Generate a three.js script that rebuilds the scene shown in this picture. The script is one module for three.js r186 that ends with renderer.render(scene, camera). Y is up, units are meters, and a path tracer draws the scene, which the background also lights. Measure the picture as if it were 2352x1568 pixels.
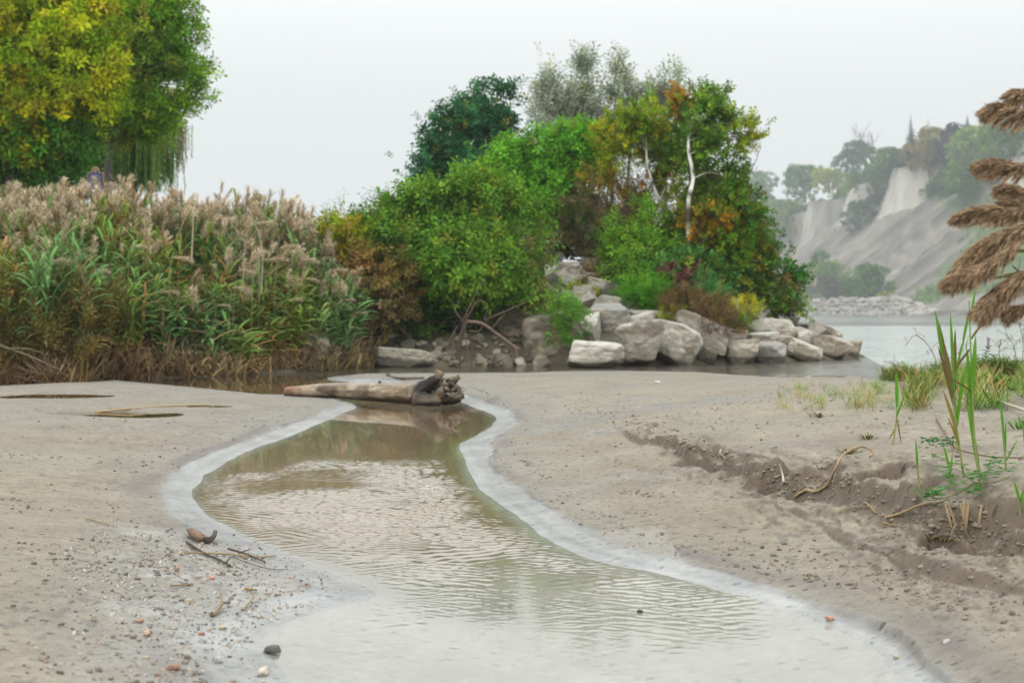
import * as THREE from 'three';
import { mergeVertices, toCreasedNormals } from 'three/addons/utils/BufferGeometryUtils.js';

// ---------------------------------------------------------------- camera, sky, sun, haze, exposure
const scene = new THREE.Scene();
const EYE = 1.5;                                   // eye height over the water, metres
const camera = new THREE.PerspectiveCamera(2 * Math.atan(682 / 2 / 1421.9) * 180 / Math.PI, 1024 / 682, 0.1, 6000);
camera.position.set(0, EYE, 0);
camera.lookAt(0, EYE, -10);
camera.setViewOffset(1024, 682, 0, 30, 1024, 682); // lens shifted down a little: horizon above the middle
camera.focus = 10.5;
camera.userData.fStop = 2.7;
camera.updateProjectionMatrix();
scene.add(camera);

const lerp = (a, b, t) => a + (b - a) * t;
const clamp = (x, a = 0, b = 1) => Math.min(b, Math.max(a, x));
const sstep = (a, b, x) => { const t = clamp((x - a) / (b - a)); return t * t * (3 - 2 * t); };
const skyLum = e => { const s = Math.max(0, e); return lerp(lerp(0.84, 0.87, sstep(0, 0.24, s)), 2.3, sstep(0.11, 0.62, s)); };
{
  const w = 256, h = 128, d = new Float32Array(w * h * 4);
  for (let j = 0; j < h; j++) for (let i = 0; i < w; i++) {
    const e = ((j + 0.5) / h - 0.5) * Math.PI, L = e < 0 ? 0.4 : skyLum(e), k = (j * w + i) * 4;
    d[k] = L * (e < 0 ? 1 : 0.96); d[k + 1] = L * (e < 0 ? 0.95 : 0.995); d[k + 2] = L * (e < 0 ? 0.85 : 1.0); d[k + 3] = 1;
  }
  const t = new THREE.DataTexture(d, w, h, THREE.RGBAFormat, THREE.FloatType);
  t.mapping = THREE.EquirectangularReflectionMapping; t.magFilter = t.minFilter = THREE.LinearFilter; t.needsUpdate = true;
  scene.background = t; scene.environment = t;
}
const sun = new THREE.DirectionalLight(new THREE.Color(1, 0.95, 0.87), 0.9);
sun.position.set(-40, 75, 35); sun.target.position.set(0, 0, -30);
sun.castShadow = true; sun.shadow.radius = 34; sun.shadow.mapSize.set(2048, 2048);
Object.assign(sun.shadow.camera, { left: -60, right: 60, top: 60, bottom: -60, near: 1, far: 250 });
scene.add(sun, sun.target);
scene.fog = new THREE.FogExp2(new THREE.Color(0.93, 0.97, 1.0), 0.00034);
const renderer = new THREE.WebGLRenderer({ antialias: true });
renderer.setSize(1024, 682);
renderer.toneMapping = THREE.LinearToneMapping;
renderer.toneMappingExposure = 1.0;
renderer.shadowMap.enabled = true;

// ---------------------------------------------------------------- helpers
const V = (x, y, z) => new THREE.Vector3(x, y, z);
const F = 3266, CU = 1176, HV = 715;               // the lens in the units the photograph was measured in
const W = (u, v, D) => V((u - CU) * D / F, EYE + (HV - v) * D / F, -D);   // a measured direction at a distance: a place in the world
function rnd(seed) { let a = (seed * 2654435761) >>> 0; return () => { a = (a + 0x6D2B79F5) | 0; let t = Math.imul(a ^ (a >>> 15), 1 | a); t = (t + Math.imul(t ^ (t >>> 7), 61 | t)) ^ t; return ((t ^ (t >>> 14)) >>> 0) / 4294967296; }; }
const h3 = (x, y, z) => { let h = Math.imul(x, 374761393) ^ Math.imul(y, 668265263) ^ Math.imul(z, 2147483647 - 91); h = Math.imul(h ^ (h >>> 13), 1274126177); h ^= h >>> 16; return (h >>> 0) / 2147483648 - 1; };
function vn(x, y, z = 0) {
  const X = Math.floor(x), Y = Math.floor(y), Z = Math.floor(z); let a = x - X, b = y - Y, c = z - Z;
  a = a * a * (3 - 2 * a); b = b * b * (3 - 2 * b); c = c * c * (3 - 2 * c);
  const L = (p, q, t) => p + (q - p) * t;
  return L(L(L(h3(X, Y, Z), h3(X + 1, Y, Z), a), L(h3(X, Y + 1, Z), h3(X + 1, Y + 1, Z), a), b), L(L(h3(X, Y, Z + 1), h3(X + 1, Y, Z + 1), a), L(h3(X, Y + 1, Z + 1), h3(X + 1, Y + 1, Z + 1), a), b), c);
}
function fbm(x, y, z = 0, o = 4) { let s = 0, a = 0.5; for (let i = 0; i < o; i++) { s += a * vn(x, y, z); x = x * 2.03 + 17.1; y = y * 2.03 - 9.7; z = z * 2.03 + 4.3; a *= 0.5; } return s; }
const mixc = (a, b, t) => [lerp(a[0], b[0], t), lerp(a[1], b[1], t), lerp(a[2], b[2], t)];
const mulc = (a, k) => [a[0] * k, a[1] * k, a[2] * k];

class MB {                                          // collects surfaces, builds ONE named mesh
  constructor() { this.p = []; this.n = []; this.c = []; this.t = []; this.i = []; }
  get k() { return this.p.length / 3; }
  vert(p, n, c, u = 0, v = 0) { this.p.push(p.x, p.y, p.z); this.n.push(n.x, n.y, n.z); this.c.push(c[0], c[1], c[2]); this.t.push(u, v); return this.k - 1; }
  tube(pts, r, sides, c, c2 = c, curve = true, rough = 0, seed = 1) {
    const cv = curve && pts.length > 2 ? new THREE.CatmullRomCurve3(pts) : null;
    const N = cv ? Math.max(6, (pts.length - 1) * 4) : pts.length - 1, P = [];
    for (let k = 0; k <= N; k++) P.push(cv ? cv.getPoint(k / N) : pts[k].clone());
    let nx = V(0.37, 0.2, 0.9);
    const base = this.k; let len = 0;
    for (let k = 0; k <= N; k++) {
      const T = P[Math.min(N, k + 1)].clone().sub(P[Math.max(0, k - 1)]).normalize();
      nx.addScaledVector(T, -nx.dot(T)); if (nx.lengthSq() < 1e-4) nx.set(0, 1, 0.3).addScaledVector(T, -T.y - 0.3 * T.z); nx.normalize();
      const b = T.clone().cross(nx), t = k / N, R = typeof r === 'function' ? r(t) : lerp(r[0], r[1], t);
      if (k) len += P[k].distanceTo(P[k - 1]);
      for (let s = 0; s <= sides; s++) {
        const a = s / sides * Math.PI * 2, d = nx.clone().multiplyScalar(Math.cos(a)).addScaledVector(b, Math.sin(a));
        const rr = R * (1 + (rough ? rough * fbm(Math.cos(a) * 1.5 + seed * 7.3, Math.sin(a) * 1.5, len / (R + 0.02) * 0.5, 3) : 0));
        this.vert(P[k].clone().addScaledVector(d, rr), d, typeof c === 'function' ? c(P[k].clone().addScaledVector(d, rr), t, d) : mixc(c, c2, t), s / sides, len);
      }
    }
    for (let k = 0; k < N; k++) for (let s = 0; s < sides; s++) { const a = base + k * (sides + 1) + s, q = a + sides + 1; this.i.push(a, a + 1, q, a + 1, q + 1, q); }
    for (const [row, sgn] of [[0, -1], [N, 1]]) {      // close the ends
      const T = P[Math.min(N, row + 1)].clone().sub(P[Math.max(0, row - 1)]).normalize().multiplyScalar(sgn), col = typeof c === 'function' ? c(P[row], row / N, T) : row ? c2 : c;
      const m = this.vert(P[row], T, col), o = base + row * (sides + 1);
      for (let s = 0; s < sides; s++) sgn > 0 ? this.i.push(m, o + s, o + s + 1) : this.i.push(m, o + s + 1, o + s);
    }
    return this;
  }
  leaf(p, d, up, L, w, c, fold = 0.25, curl = 0.15) {   // four-cornered leaf folded along its midrib
    const s = d.clone().cross(up); if (s.lengthSq() < 1e-5) s.set(1, 0, 0); s.normalize();
    const n = s.clone().cross(d).normalize();
    const m = p.clone().addScaledVector(d, L * 0.45), a = m.clone().addScaledVector(s, w / 2).addScaledVector(n, w * fold), b = m.clone().addScaledVector(s, -w / 2).addScaledVector(n, w * fold);
    const tip = p.clone().addScaledVector(d, L).addScaledVector(n, -L * curl);
    const n1 = n.clone().addScaledVector(s, -fold * 1.4).normalize(), n2 = n.clone().addScaledVector(s, fold * 1.4).normalize();
    let k = this.vert(p, n1, c); this.vert(a, n1, c); this.vert(tip, n1, c); this.i.push(k, k + 1, k + 2);
    k = this.vert(p, n2, c); this.vert(tip, n2, c); this.vert(b, n2, c); this.i.push(k, k + 1, k + 2);
    return this;
  }
  blade(p, d, len, w, bend, segs, c, c2 = c, sv = null, fold = 0) {   // a grass or reed blade that arches under its own weight
    const q = p.clone(), dir = d.clone().normalize(), s = sv ? sv.clone() : dir.clone().cross(V(0, 1, 0)); if (s.lengthSq() < 1e-4) s.set(1, 0, 0.2); s.normalize();
    const base = this.k, st = fold ? 3 : 2;
    for (let k = 0; k <= segs; k++) {
      const t = k / segs, ww = w * 0.5 * Math.pow(Math.sin(Math.PI * (0.14 + 0.86 * t)), 0.7) * (t > 0.98 ? 0.05 : 1), n = s.clone().cross(dir).normalize(), col = mixc(c, c2, t);
      this.vert(q.clone().addScaledVector(s, ww).addScaledVector(n, ww * fold), n, col); if (fold) this.vert(q, n, mulc(col, 0.85)); this.vert(q.clone().addScaledVector(s, -ww).addScaledVector(n, ww * fold), n, col);
      q.addScaledVector(dir, len / segs); dir.y -= bend / segs * (0.4 + 1.2 * t); dir.normalize();
    }
    for (let k = 0; k < segs; k++) for (let j = 0; j < st - 1; j++) { const a = base + k * st + j, b = a + st; this.i.push(a, b, a + 1, a + 1, b, b + 1); }
    return q;
  }
  geo(g, m, c) {                                      // any three.js geometry, moved by m and given one colour
    g = g.clone(); if (m) g.applyMatrix4(m);
    const P = g.attributes.position, N = g.attributes.normal, C = g.attributes.color, T = g.attributes.uv, b = this.k;
    for (let k = 0; k < P.count; k++) this.vert(V(P.getX(k), P.getY(k), P.getZ(k)), V(N.getX(k), N.getY(k), N.getZ(k)), c || (C ? [C.getX(k), C.getY(k), C.getZ(k)] : [1, 1, 1]), T ? T.getX(k) : 0, T ? T.getY(k) : 0);
    if (g.index) for (const i of g.index.array) this.i.push(b + i); else for (let k = 0; k < P.count; k++) this.i.push(b + k);
    return this;
  }
  make() {
    const g = new THREE.BufferGeometry();
    g.setAttribute('position', new THREE.Float32BufferAttribute(this.p, 3)); g.setAttribute('normal', new THREE.Float32BufferAttribute(this.n, 3));
    g.setAttribute('color', new THREE.Float32BufferAttribute(this.c, 3)); g.setAttribute('uv', new THREE.Float32BufferAttribute(this.t, 2));
    g.setIndex(this.i); return g;
  }
  build(name, m, parent) { return mesh(name, this.make(), m, parent); }
}
const used = {};
const numbered = n => { const k = used[n] = (used[n] ?? -1) + 1; return k ? `${n}_${String(k).padStart(3, '0')}` : n; };
function mesh(name, g, m, parent) { const o = new THREE.Mesh(g, m); o.name = parent ? name : numbered(name); o.castShadow = o.receiveShadow = true; (parent || scene).add(o); return o; }
function thing(name, label, category, at, group) { const o = new THREE.Group(); o.name = numbered(name); if (at) o.position.copy(at); o.userData = { label, category }; if (group) o.userData.group = group; scene.add(o); return o; }
function tag(o, label, category, group) { Object.assign(o.userData, { label, category }); if (group) o.userData.group = group; return o; }
const kind = (o, k) => { o.userData.kind = k; return o; };
const stuffTag = (o, label, category) => { Object.assign(o.userData, { label, category, kind: 'stuff' }); return o; };
function inst(name, g, m, mats, cols, parent, k = 'stuff') {
  const o = new THREE.InstancedMesh(g, m, mats.length); mats.forEach((x, i) => o.setMatrixAt(i, x));
  if (cols) { const c = new THREE.Color(); cols.forEach((x, i) => o.setColorAt(i, c.setRGB(x[0], x[1], x[2]))); }
  o.name = parent ? name : numbered(name); o.castShadow = o.receiveShadow = true; if (k) o.userData.kind = k; (parent || scene).add(o); return o;
}
const UPV = V(0, 1, 0);
function aim(p, dir, roll, s) { const q = new THREE.Quaternion().setFromUnitVectors(UPV, dir.clone().normalize()).multiply(new THREE.Quaternion().setFromAxisAngle(UPV, roll)); return new THREE.Matrix4().compose(p, q, typeof s === 'number' ? V(s, s, s) : s); }
const ball = R => { for (;;) { const v = V(R() * 2 - 1, R() * 2 - 1, R() * 2 - 1), l = v.length(); if (l <= 1 && l > 0.01) return v; } };

// ---------------------------------------------------------------- materials
function dataTex(n, m, f, rx = 1, ry = 1, srgb = false) {   // a repeating texture computed texel by texel
  const d = new Uint8Array(n * m * 4);
  for (let j = 0; j < m; j++) for (let i = 0; i < n; i++) { const c = f(i, j), k = (j * n + i) * 4; d[k] = c[0] * 255; d[k + 1] = c[1] * 255; d[k + 2] = c[2] * 255; d[k + 3] = 255; }
  const t = new THREE.DataTexture(d, n, m, THREE.RGBAFormat); t.wrapS = t.wrapT = THREE.RepeatWrapping; t.magFilter = THREE.LinearFilter; t.minFilter = THREE.LinearFilter; t.repeat.set(rx, ry); if (srgb) t.colorSpace = THREE.SRGBColorSpace; t.needsUpdate = true; return t;
}
// noise on a torus-like period, so that it tiles
function pn(x, y, per) { const X = Math.floor(x), Y = Math.floor(y); let a = x - X, b = y - Y; a = a * a * (3 - 2 * a); b = b * b * (3 - 2 * b); const m = q => ((q % per) + per) % per; return lerp(lerp(h3(m(X), m(Y), per), h3(m(X + 1), m(Y), per), a), lerp(h3(m(X), m(Y + 1), per), h3(m(X + 1), m(Y + 1), per), a), b); }
const pf = (u, v, f, o) => { let s = 0, a = 0.5; for (let k = 0; k < o; k++) { s += a * pn(u * f, v * f, f); f *= 2; a *= 0.55; } return s; };
const grainTex = dataTex(512, 512, (i, j) => { const u = i / 512, v = j / 512, g = clamp(0.5 + 0.55 * pf(u, v, 8, 6)); return [g, g, g]; });
const leafMat = new THREE.MeshPhysicalMaterial({ vertexColors: true, roughness: 0.75, transmission: 0.42, thickness: 0, side: THREE.DoubleSide, specularIntensity: 0.12 });
const dryMat = new THREE.MeshStandardMaterial({ vertexColors: true, roughness: 0.9, side: THREE.DoubleSide });
const t1 = grainTex.clone(); t1.repeat.set(2, 3); t1.needsUpdate = true;
const barkMat = new THREE.MeshStandardMaterial({ vertexColors: true, roughness: 0.92, bumpMap: t1, bumpScale: 0.012 });
const t2 = grainTex.clone(); t2.repeat.set(1.1, 1.1); t2.needsUpdate = true;
const stoneMat = new THREE.MeshStandardMaterial({ vertexColors: true, roughness: 0.88, bumpMap: t2, bumpScale: 0.05 });
const pebbleMat = new THREE.MeshStandardMaterial({ vertexColors: true, roughness: 0.6 });

// ---------------------------------------------------------------- the lie of the land
const onWater = a => a.map(([u, v]) => { const D = EYE * F / (v - HV); return [(u - CU) * D / F, D]; });   // waterline points -> (x, distance)
const SPIT = [[0.2, -1.5], [0.1, 2.2], ...onWater([[640, 1760], [672, 1640], [668, 1568], [640, 1530], [610, 1485], [622, 1450], [690, 1420], [770, 1395], [838, 1380], [858, 1366], [835, 1345], [765, 1316], [700, 1290], [620, 1255], [560, 1228], [520, 1205], [478, 1180], [448, 1153], [438, 1130], [468, 1097], [510, 1066], [560, 1040], [640, 1012], [700, 988], [760, 962], [816, 935], [798, 922], [740, 913], [660, 911], [600, 905], [520, 897], [400, 885], [330, 879], [270, 875], [200, 879], [120, 884], [0, 890], [-300, 895], [-900, 905]]), [-30, 12], [-30, -1.5]];
const BAR = [[2.6, -1.5], [1.8, 2.2], ...onWater([[2230, 1760], [2150, 1640], [2090, 1568], [2050, 1540], [2025, 1502], [1955, 1462], [1880, 1430], [1800, 1396], [1720, 1372], [1640, 1354], [1600, 1341], [1500, 1316], [1420, 1300], [1330, 1274], [1260, 1240], [1200, 1196], [1160, 1166], [1110, 1130], [1082, 1092], [1070, 1060], [1058, 1022], [1090, 1003], [1120, 985], [1138, 958], [1100, 940], [1060, 925], [1010, 905], [960, 893], [900, 881], [850, 877], [790, 876], [752, 868], [800, 862], [880, 859], [950, 858], [1100, 858], [1300, 858], [1500, 859], [1650, 862], [1750, 870], [1900, 884], [2050, 897], [2200, 914], [2352, 920], [2900, 926], [4200, 990]]), [34, 14], [34, -1.5]];
function smooth(P) { const c = new THREE.CatmullRomCurve3(P.map(([x, y]) => V(x, y, 0)), true, 'centripetal'), o = []; for (let k = 0; k < P.length; k++) { const d = Math.hypot(P[k][0] - P[(k + 1) % P.length][0], P[k][1] - P[(k + 1) % P.length][1]), n = d > 8 ? 1 : 5; for (let q = 0; q < n; q++) { const p = c.getPoint((k + q / n) / P.length); o.push([p.x, p.y]); } } return o; }
function sdPoly(P, x, y) {                          // signed distance, positive inside
  let d = 1e9, s = false;
  for (let i = 0, j = P.length - 1; i < P.length; j = i++) {
    const ax = P[j][0], ay = P[j][1], ex = P[i][0] - ax, ey = P[i][1] - ay, wx = x - ax, wy = y - ay, t = clamp((wx * ex + wy * ey) / (ex * ex + ey * ey)), qx = wx - ex * t, qy = wy - ey * t, dd = qx * qx + qy * qy;
    if (dd < d) d = dd;
    if ((P[i][1] > y) !== (ay > y) && x < ex * (y - P[i][1]) / ey + P[i][0]) s = !s;
  }
  return (s ? 1 : -1) * Math.sqrt(d);
}
// thin-plate surface through measured heights: [u, v, height] of dry sand, then [x, distance, height] outside the frame
const HP = [[0, 1568, .2], [0, 1400, .19], [0, 1250, .19], [0, 1100, .17], [0, 1000, .14], [0, 925, .09], [0, 897, .05], [200, 1568, .17], [250, 1350, .16], [250, 1200, .17], [300, 1060, .13], [300, 980, .10], [400, 925, .07], [270, 890, .06], [600, 930, .045], [700, 925, .035], [500, 985, .07], [450, 1400, .07], [540, 1560, .06], [560, 1320, .05], [700, 1350, .03], [380, 1150, .09], [420, 1270, .07],
  [1200, 1050, .07], [1250, 1100, .08], [1400, 1140, .11], [1600, 1230, .13], [1800, 1310, .15], [2000, 1390, .17], [2200, 1460, .19], [2352, 1520, .21], [2352, 1330, .25], [1250, 990, .1], [1400, 1035, .14], [1560, 1070, .17], [1700, 1118, .19], [1850, 1168, .21], [1980, 1212, .22], [2120, 1268, .24], [2250, 1300, .25],
  [1330, 940, .22], [1430, 965, .30], [1560, 1000, .35], [1700, 1040, .37], [1850, 1062, .42], [2000, 1090, .44], [2150, 1132, .45], [2352, 1175, .48], [1300, 910, .2], [1450, 920, .27], [1450, 890, .24], [1200, 905, .14], [1200, 872, .11], [1000, 866, .05], [1080, 905, .06], [850, 868, .02], [1350, 864, .12], [1500, 864, .15], [1700, 864, .2], [1700, 950, .42], [1900, 866, .3], [1900, 960, .5], [2050, 872, .45], [2100, 950, .58], [2200, 885, .6], [2300, 860, .65], [2352, 950, .65], [2352, 1050, .6], [2200, 1060, .55], [2050, 1020, .5]]
  .map(([u, v, h]) => { const D = (EYE - h) * F / (v - HV); return [(u - CU) * D / F, D, h]; })
  .concat([[-6, 4, .22], [-3, 2, .2], [-9, 8, .22], [-12, 14, .18], [-16, 22, .1], [6, 4, .3], [4, 2, .25], [9, 8, .7], [12, 12, .75], [14, 20, .6], [20, 14, .7]]);
const TPS = (() => {
  const n = HP.length, N = n + 3, A = [], U = r2 => r2 > 1e-9 ? 0.5 * r2 * Math.log(r2) : 0;
  for (let i = 0; i < N; i++) A.push(new Float64Array(N + 1));
  for (let i = 0; i < n; i++) { for (let j = 0; j < n; j++) A[i][j] = U((HP[i][0] - HP[j][0]) ** 2 + (HP[i][1] - HP[j][1]) ** 2) + (i === j ? 0.02 : 0); A[i][n] = A[n][i] = 1; A[i][n + 1] = A[n + 1][i] = HP[i][0]; A[i][n + 2] = A[n + 2][i] = HP[i][1]; A[i][N] = HP[i][2]; }
  for (let c = 0; c < N; c++) { let p = c; for (let r = c + 1; r < N; r++) if (Math.abs(A[r][c]) > Math.abs(A[p][c])) p = r; [A[c], A[p]] = [A[p], A[c]]; for (let r = c + 1; r < N; r++) { const f = A[r][c] / A[c][c]; if (f) for (let k = c; k <= N; k++) A[r][k] -= f * A[c][k]; } }
  const w = new Float64Array(N); for (let r = N - 1; r >= 0; r--) { let s = A[r][N]; for (let k = r + 1; k < N; k++) s -= A[r][k] * w[k]; w[r] = s / A[r][r]; }
  return (x, y) => { let s = w[n] + w[n + 1] * x + w[n + 2] * y; for (let i = 0; i < n; i++) s += w[i] * U((x - HP[i][0]) ** 2 + (y - HP[i][1]) ** 2); return clamp(s, 0.02, 0.85); };
})();
class Grid { constructor(x0, y0, x1, y1, c, f) { this.x0 = x0; this.y0 = y0; this.c = c; this.nx = Math.ceil((x1 - x0) / c) + 1; this.ny = Math.ceil((y1 - y0) / c) + 1; this.a = new Float32Array(this.nx * this.ny); for (let j = 0; j < this.ny; j++) for (let i = 0; i < this.nx; i++) this.a[j * this.nx + i] = f(x0 + i * c, y0 + j * c); }
  at(x, y) { const X = clamp((x - this.x0) / this.c, 0, this.nx - 1.001), Y = clamp((y - this.y0) / this.c, 0, this.ny - 1.001), i = X | 0, j = Y | 0, a = X - i, b = Y - j, k = j * this.nx + i, A = this.a; return lerp(lerp(A[k], A[k + 1], a), lerp(A[k + this.nx], A[k + this.nx + 1], a), b); } }
const gH = new Grid(-16, 1, 20, 38, 0.16, TPS);
const SPIT_ = smooth(SPIT), BAR_ = smooth(BAR), gS = new Grid(-13, 1, 16, 38, 0.05, (x, y) => Math.max(sdPoly(SPIT_, x, y), sdPoly(BAR_, x, y)) + .03 * fbm(x * 1.7, y * 1.3, 19, 3));
const PUDDLES = [[105, 905, .85, .42], [228, 948, .8, .5], [480, 929, .24, .14]].map(([u, v, rx, ry]) => { const D = 1.4 * F / (v - HV); return [(u - CU) * D / F, D, rx, ry]; });
// hollows and lumps in the broken face of the bank: [u, v, radius, depth]
const HOLES = [[2015, 1092, .15, .12], [2050, 1085, .11, .08], [1965, 1105, .1, .06], [1600, 1028, .2, .06], [1640, 1045, .2, .06], [1690, 1058, .16, .05], [1810, 1072, .2, .07], [1870, 1080, .18, .06], [2110, 1120, .12, .06], [2210, 1165, .2, .12], [2300, 1180, .25, .1], [1940, 1120, .12, -.05], [1760, 1085, .15, -.05], [2080, 1150, .14, -.06]];
const puddles = [], pud = (x, y, px, py, rx, ry) => { const X = x - px, Y = y - py + .35 * X * (rx > .7 ? .5 : 0) * (px > -7 ? 1 : 0); return Math.sqrt((X / rx) ** 2 + (Y / ry) ** 2) + .3 * fbm(x * 3, y * 3, 24, 2); };
const bandW = (x, y) => (x > 0 ? lerp(.13, .27, sstep(6.2, 9.5, y)) : .27) * (1 + .55 * fbm(x * .55 + 3, y * .45, 17, 2)) + .05 * fbm(x * 2.6, y * 2.6, 18, 3);   // width of the wet margin
function bankH(x, y, s) {                            // the smooth lie of the beach; s = distance from the water
  const h = gH.at(x, y), wob = 0.06 * fbm(x * 1.3, y * 1.3, 3.1, 3);
  let r;
  if (s > 0) {
    const band = bandW(x, y) + wob;
    r = s < band ? 0.03 * s / band : 0.03 + (h - 0.03) * (1 - Math.exp(-(s - band) / 0.5)) * 0.94 + 0.034 * sstep(0, 0.03, s - band) * sstep(-0.15, 0.25, fbm(x * .5, y * .5, 8, 2));
    if (s < band) r += 0.006 * fbm(x * 2.4, y * 2, 5, 3);
    for (const [px, py, rx, ry, pl] of puddles) { const q = pud(x, y, px, py, rx, ry); if (q < 1.7) r = lerp(r, pl - .03, sstep(1.6, .8, q)); }
  } else r = 0.006 * fbm(x * 2.4, y * 2, 5, 3) * Math.exp(s / .12) - 0.16 * (1 - Math.exp(s / 0.55)) - 0.4 * sstep(0.8, 4, -s) * sstep(30, 36, y) - 0.5 * sstep(36, 40, y);
  return r;
}
const holes = [];
const TOE = [[1330, 1020, .13], [1430, 1038, .145], [1560, 1070, .17], [1700, 1118, .19], [1850, 1168, .21], [2000, 1218, .225], [2150, 1275, .24], [2352, 1330, .25]], CREST = [[1330, 940, .22], [1430, 965, .30], [1560, 1000, .35], [1700, 1040, .37], [1850, 1062, .42], [2000, 1090, .44], [2150, 1132, .45], [2352, 1175, .48]];
const along = (T, u) => { let k = 1; while (k < T.length - 1 && T[k][0] < u) k++; const t = clamp((u - T[k - 1][0]) / (T[k][0] - T[k - 1][0])), v = lerp(T[k - 1][1], T[k][1], t), h = lerp(T[k - 1][2], T[k][2], t); return [(EYE - h) * F / (v - HV), h]; };
function scarp(x, y) {                               // the broken face of the bank: [height to add, how broken it is here]
  const u = x * F / y + CU; if (u < 1330 || y < 4 || x < 0) return [0, 0, 0];
  const [d0, h0] = along(TOE, u), [d1, h1] = along(CREST, u), w = Math.max(.12, d1 - d0), t = (y - d0) / w; if (t < -.3 || t > 1.3) return [0, 0, sstep(2, 1.2, Math.abs(t - .5)) * .4 * sstep(1330, 1500, u)];
  const n = .30 * fbm(x * 2.2, y * 1.2, 77, 3) + .12 * fbm(x * 7, y * 5, 78, 3), q = clamp(t), S = .42 * q + .58 * sstep(.5 + n, .74 + n, q), k = sstep(1380, 1560, u) * sstep(-.3, 0, t) * sstep(1.3, 1, t);
  return [lerp(h0, h1, S) - .01, k * .95, k * (.4 + .6 * Math.exp(-(((q - .6 - n) / .3) ** 2)))];
}
for (const [px, py, rx, ry] of PUDDLES) { let m = 9; for (let k = 0; k < 24; k++) { const a = k / 24 * 6.283, X = px + 1.3 * rx * Math.cos(a), Y = py + 1.3 * ry * Math.sin(a); m = Math.min(m, bankH(X, Y, gS.at(X, Y))); } puddles.push([px, py, rx, ry, m - .002]); }
const surfH = (x, y) => {                            // with its rough detail
  const s = gS.at(x, y); let h = bankH(x, y, s);
  if (s > 0.14) {
    const e = 0.12, gx = gH.at(x + e, y) - gH.at(x - e, y), gy = gH.at(x, y + e) - gH.at(x, y - e), sl = Math.hypot(gx, gy) / (2 * e), [sa, sk, broken] = scarp(x, y); h = lerp(h, sa, sk);
    const bw = bandW(x, y), dry = sstep(bw, bw + .45, s);
    h += dry * (0.012 * fbm(x * 1.1, y * 1.1, 1, 3) + 0.007 * fbm(x * 5, y * 5, 2, 3) * (0.6 + 0.7 * fbm(x * .6, y * .6, 4, 2)));
    const cl = fbm(x * 9, y * 7, 6, 4); h += dry * 0.02 * Math.max(0, cl - 0.12) * sstep(-0.1, 0.35, fbm(x * .8, y * .8, 21, 3));
    if (broken > 0.01) { h += broken * (0.085 * fbm(x * 3.1, y * 3.1, 9, 4) + 0.09 * Math.abs(fbm(x * 7, y * 5, 12, 4)) - 0.022); const lay = h * 14 + 0.6 * fbm(x * 2, y * 2, 30, 2); h += broken * 0.003 * Math.sin(lay * Math.PI * 2); }
    for (const [px, py, r, d0] of holes) { const q = ((x - px) ** 2 + (y - py) ** 2) / (r * r); if (q < 5) { const m = Math.exp(-q * q * q) * (1 + .5 * fbm(x * 8, y * 8, 3, 3)); h -= d0 * 1.5 * m; } }
  }
  return h;
};
function ground(u, v, lift = 0) {                    // where a measured direction meets the beach
  let D = 3.2; const f = d => EYE + (HV - v) * d / F - surfH((u - CU) * d / F, d);
  for (; D < 36; D += 0.06) if (f(D) < 0) break;
  if (D >= 36 && v < 940) return ground(u, v + 2, lift);
  let a = D - 0.06, b = D; for (let k = 0; k < 12; k++) { const m = (a + b) / 2; f(m) < 0 ? b = m : a = m; }
  const x = (u - CU) * b / F; return V(x, Math.max(0, surfH(x, b)) + lift, -b);
}
for (const [u, v, r, d] of HOLES) { const p = ground(u, v); holes.push([p.x, -p.z, r, d]); }

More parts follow.
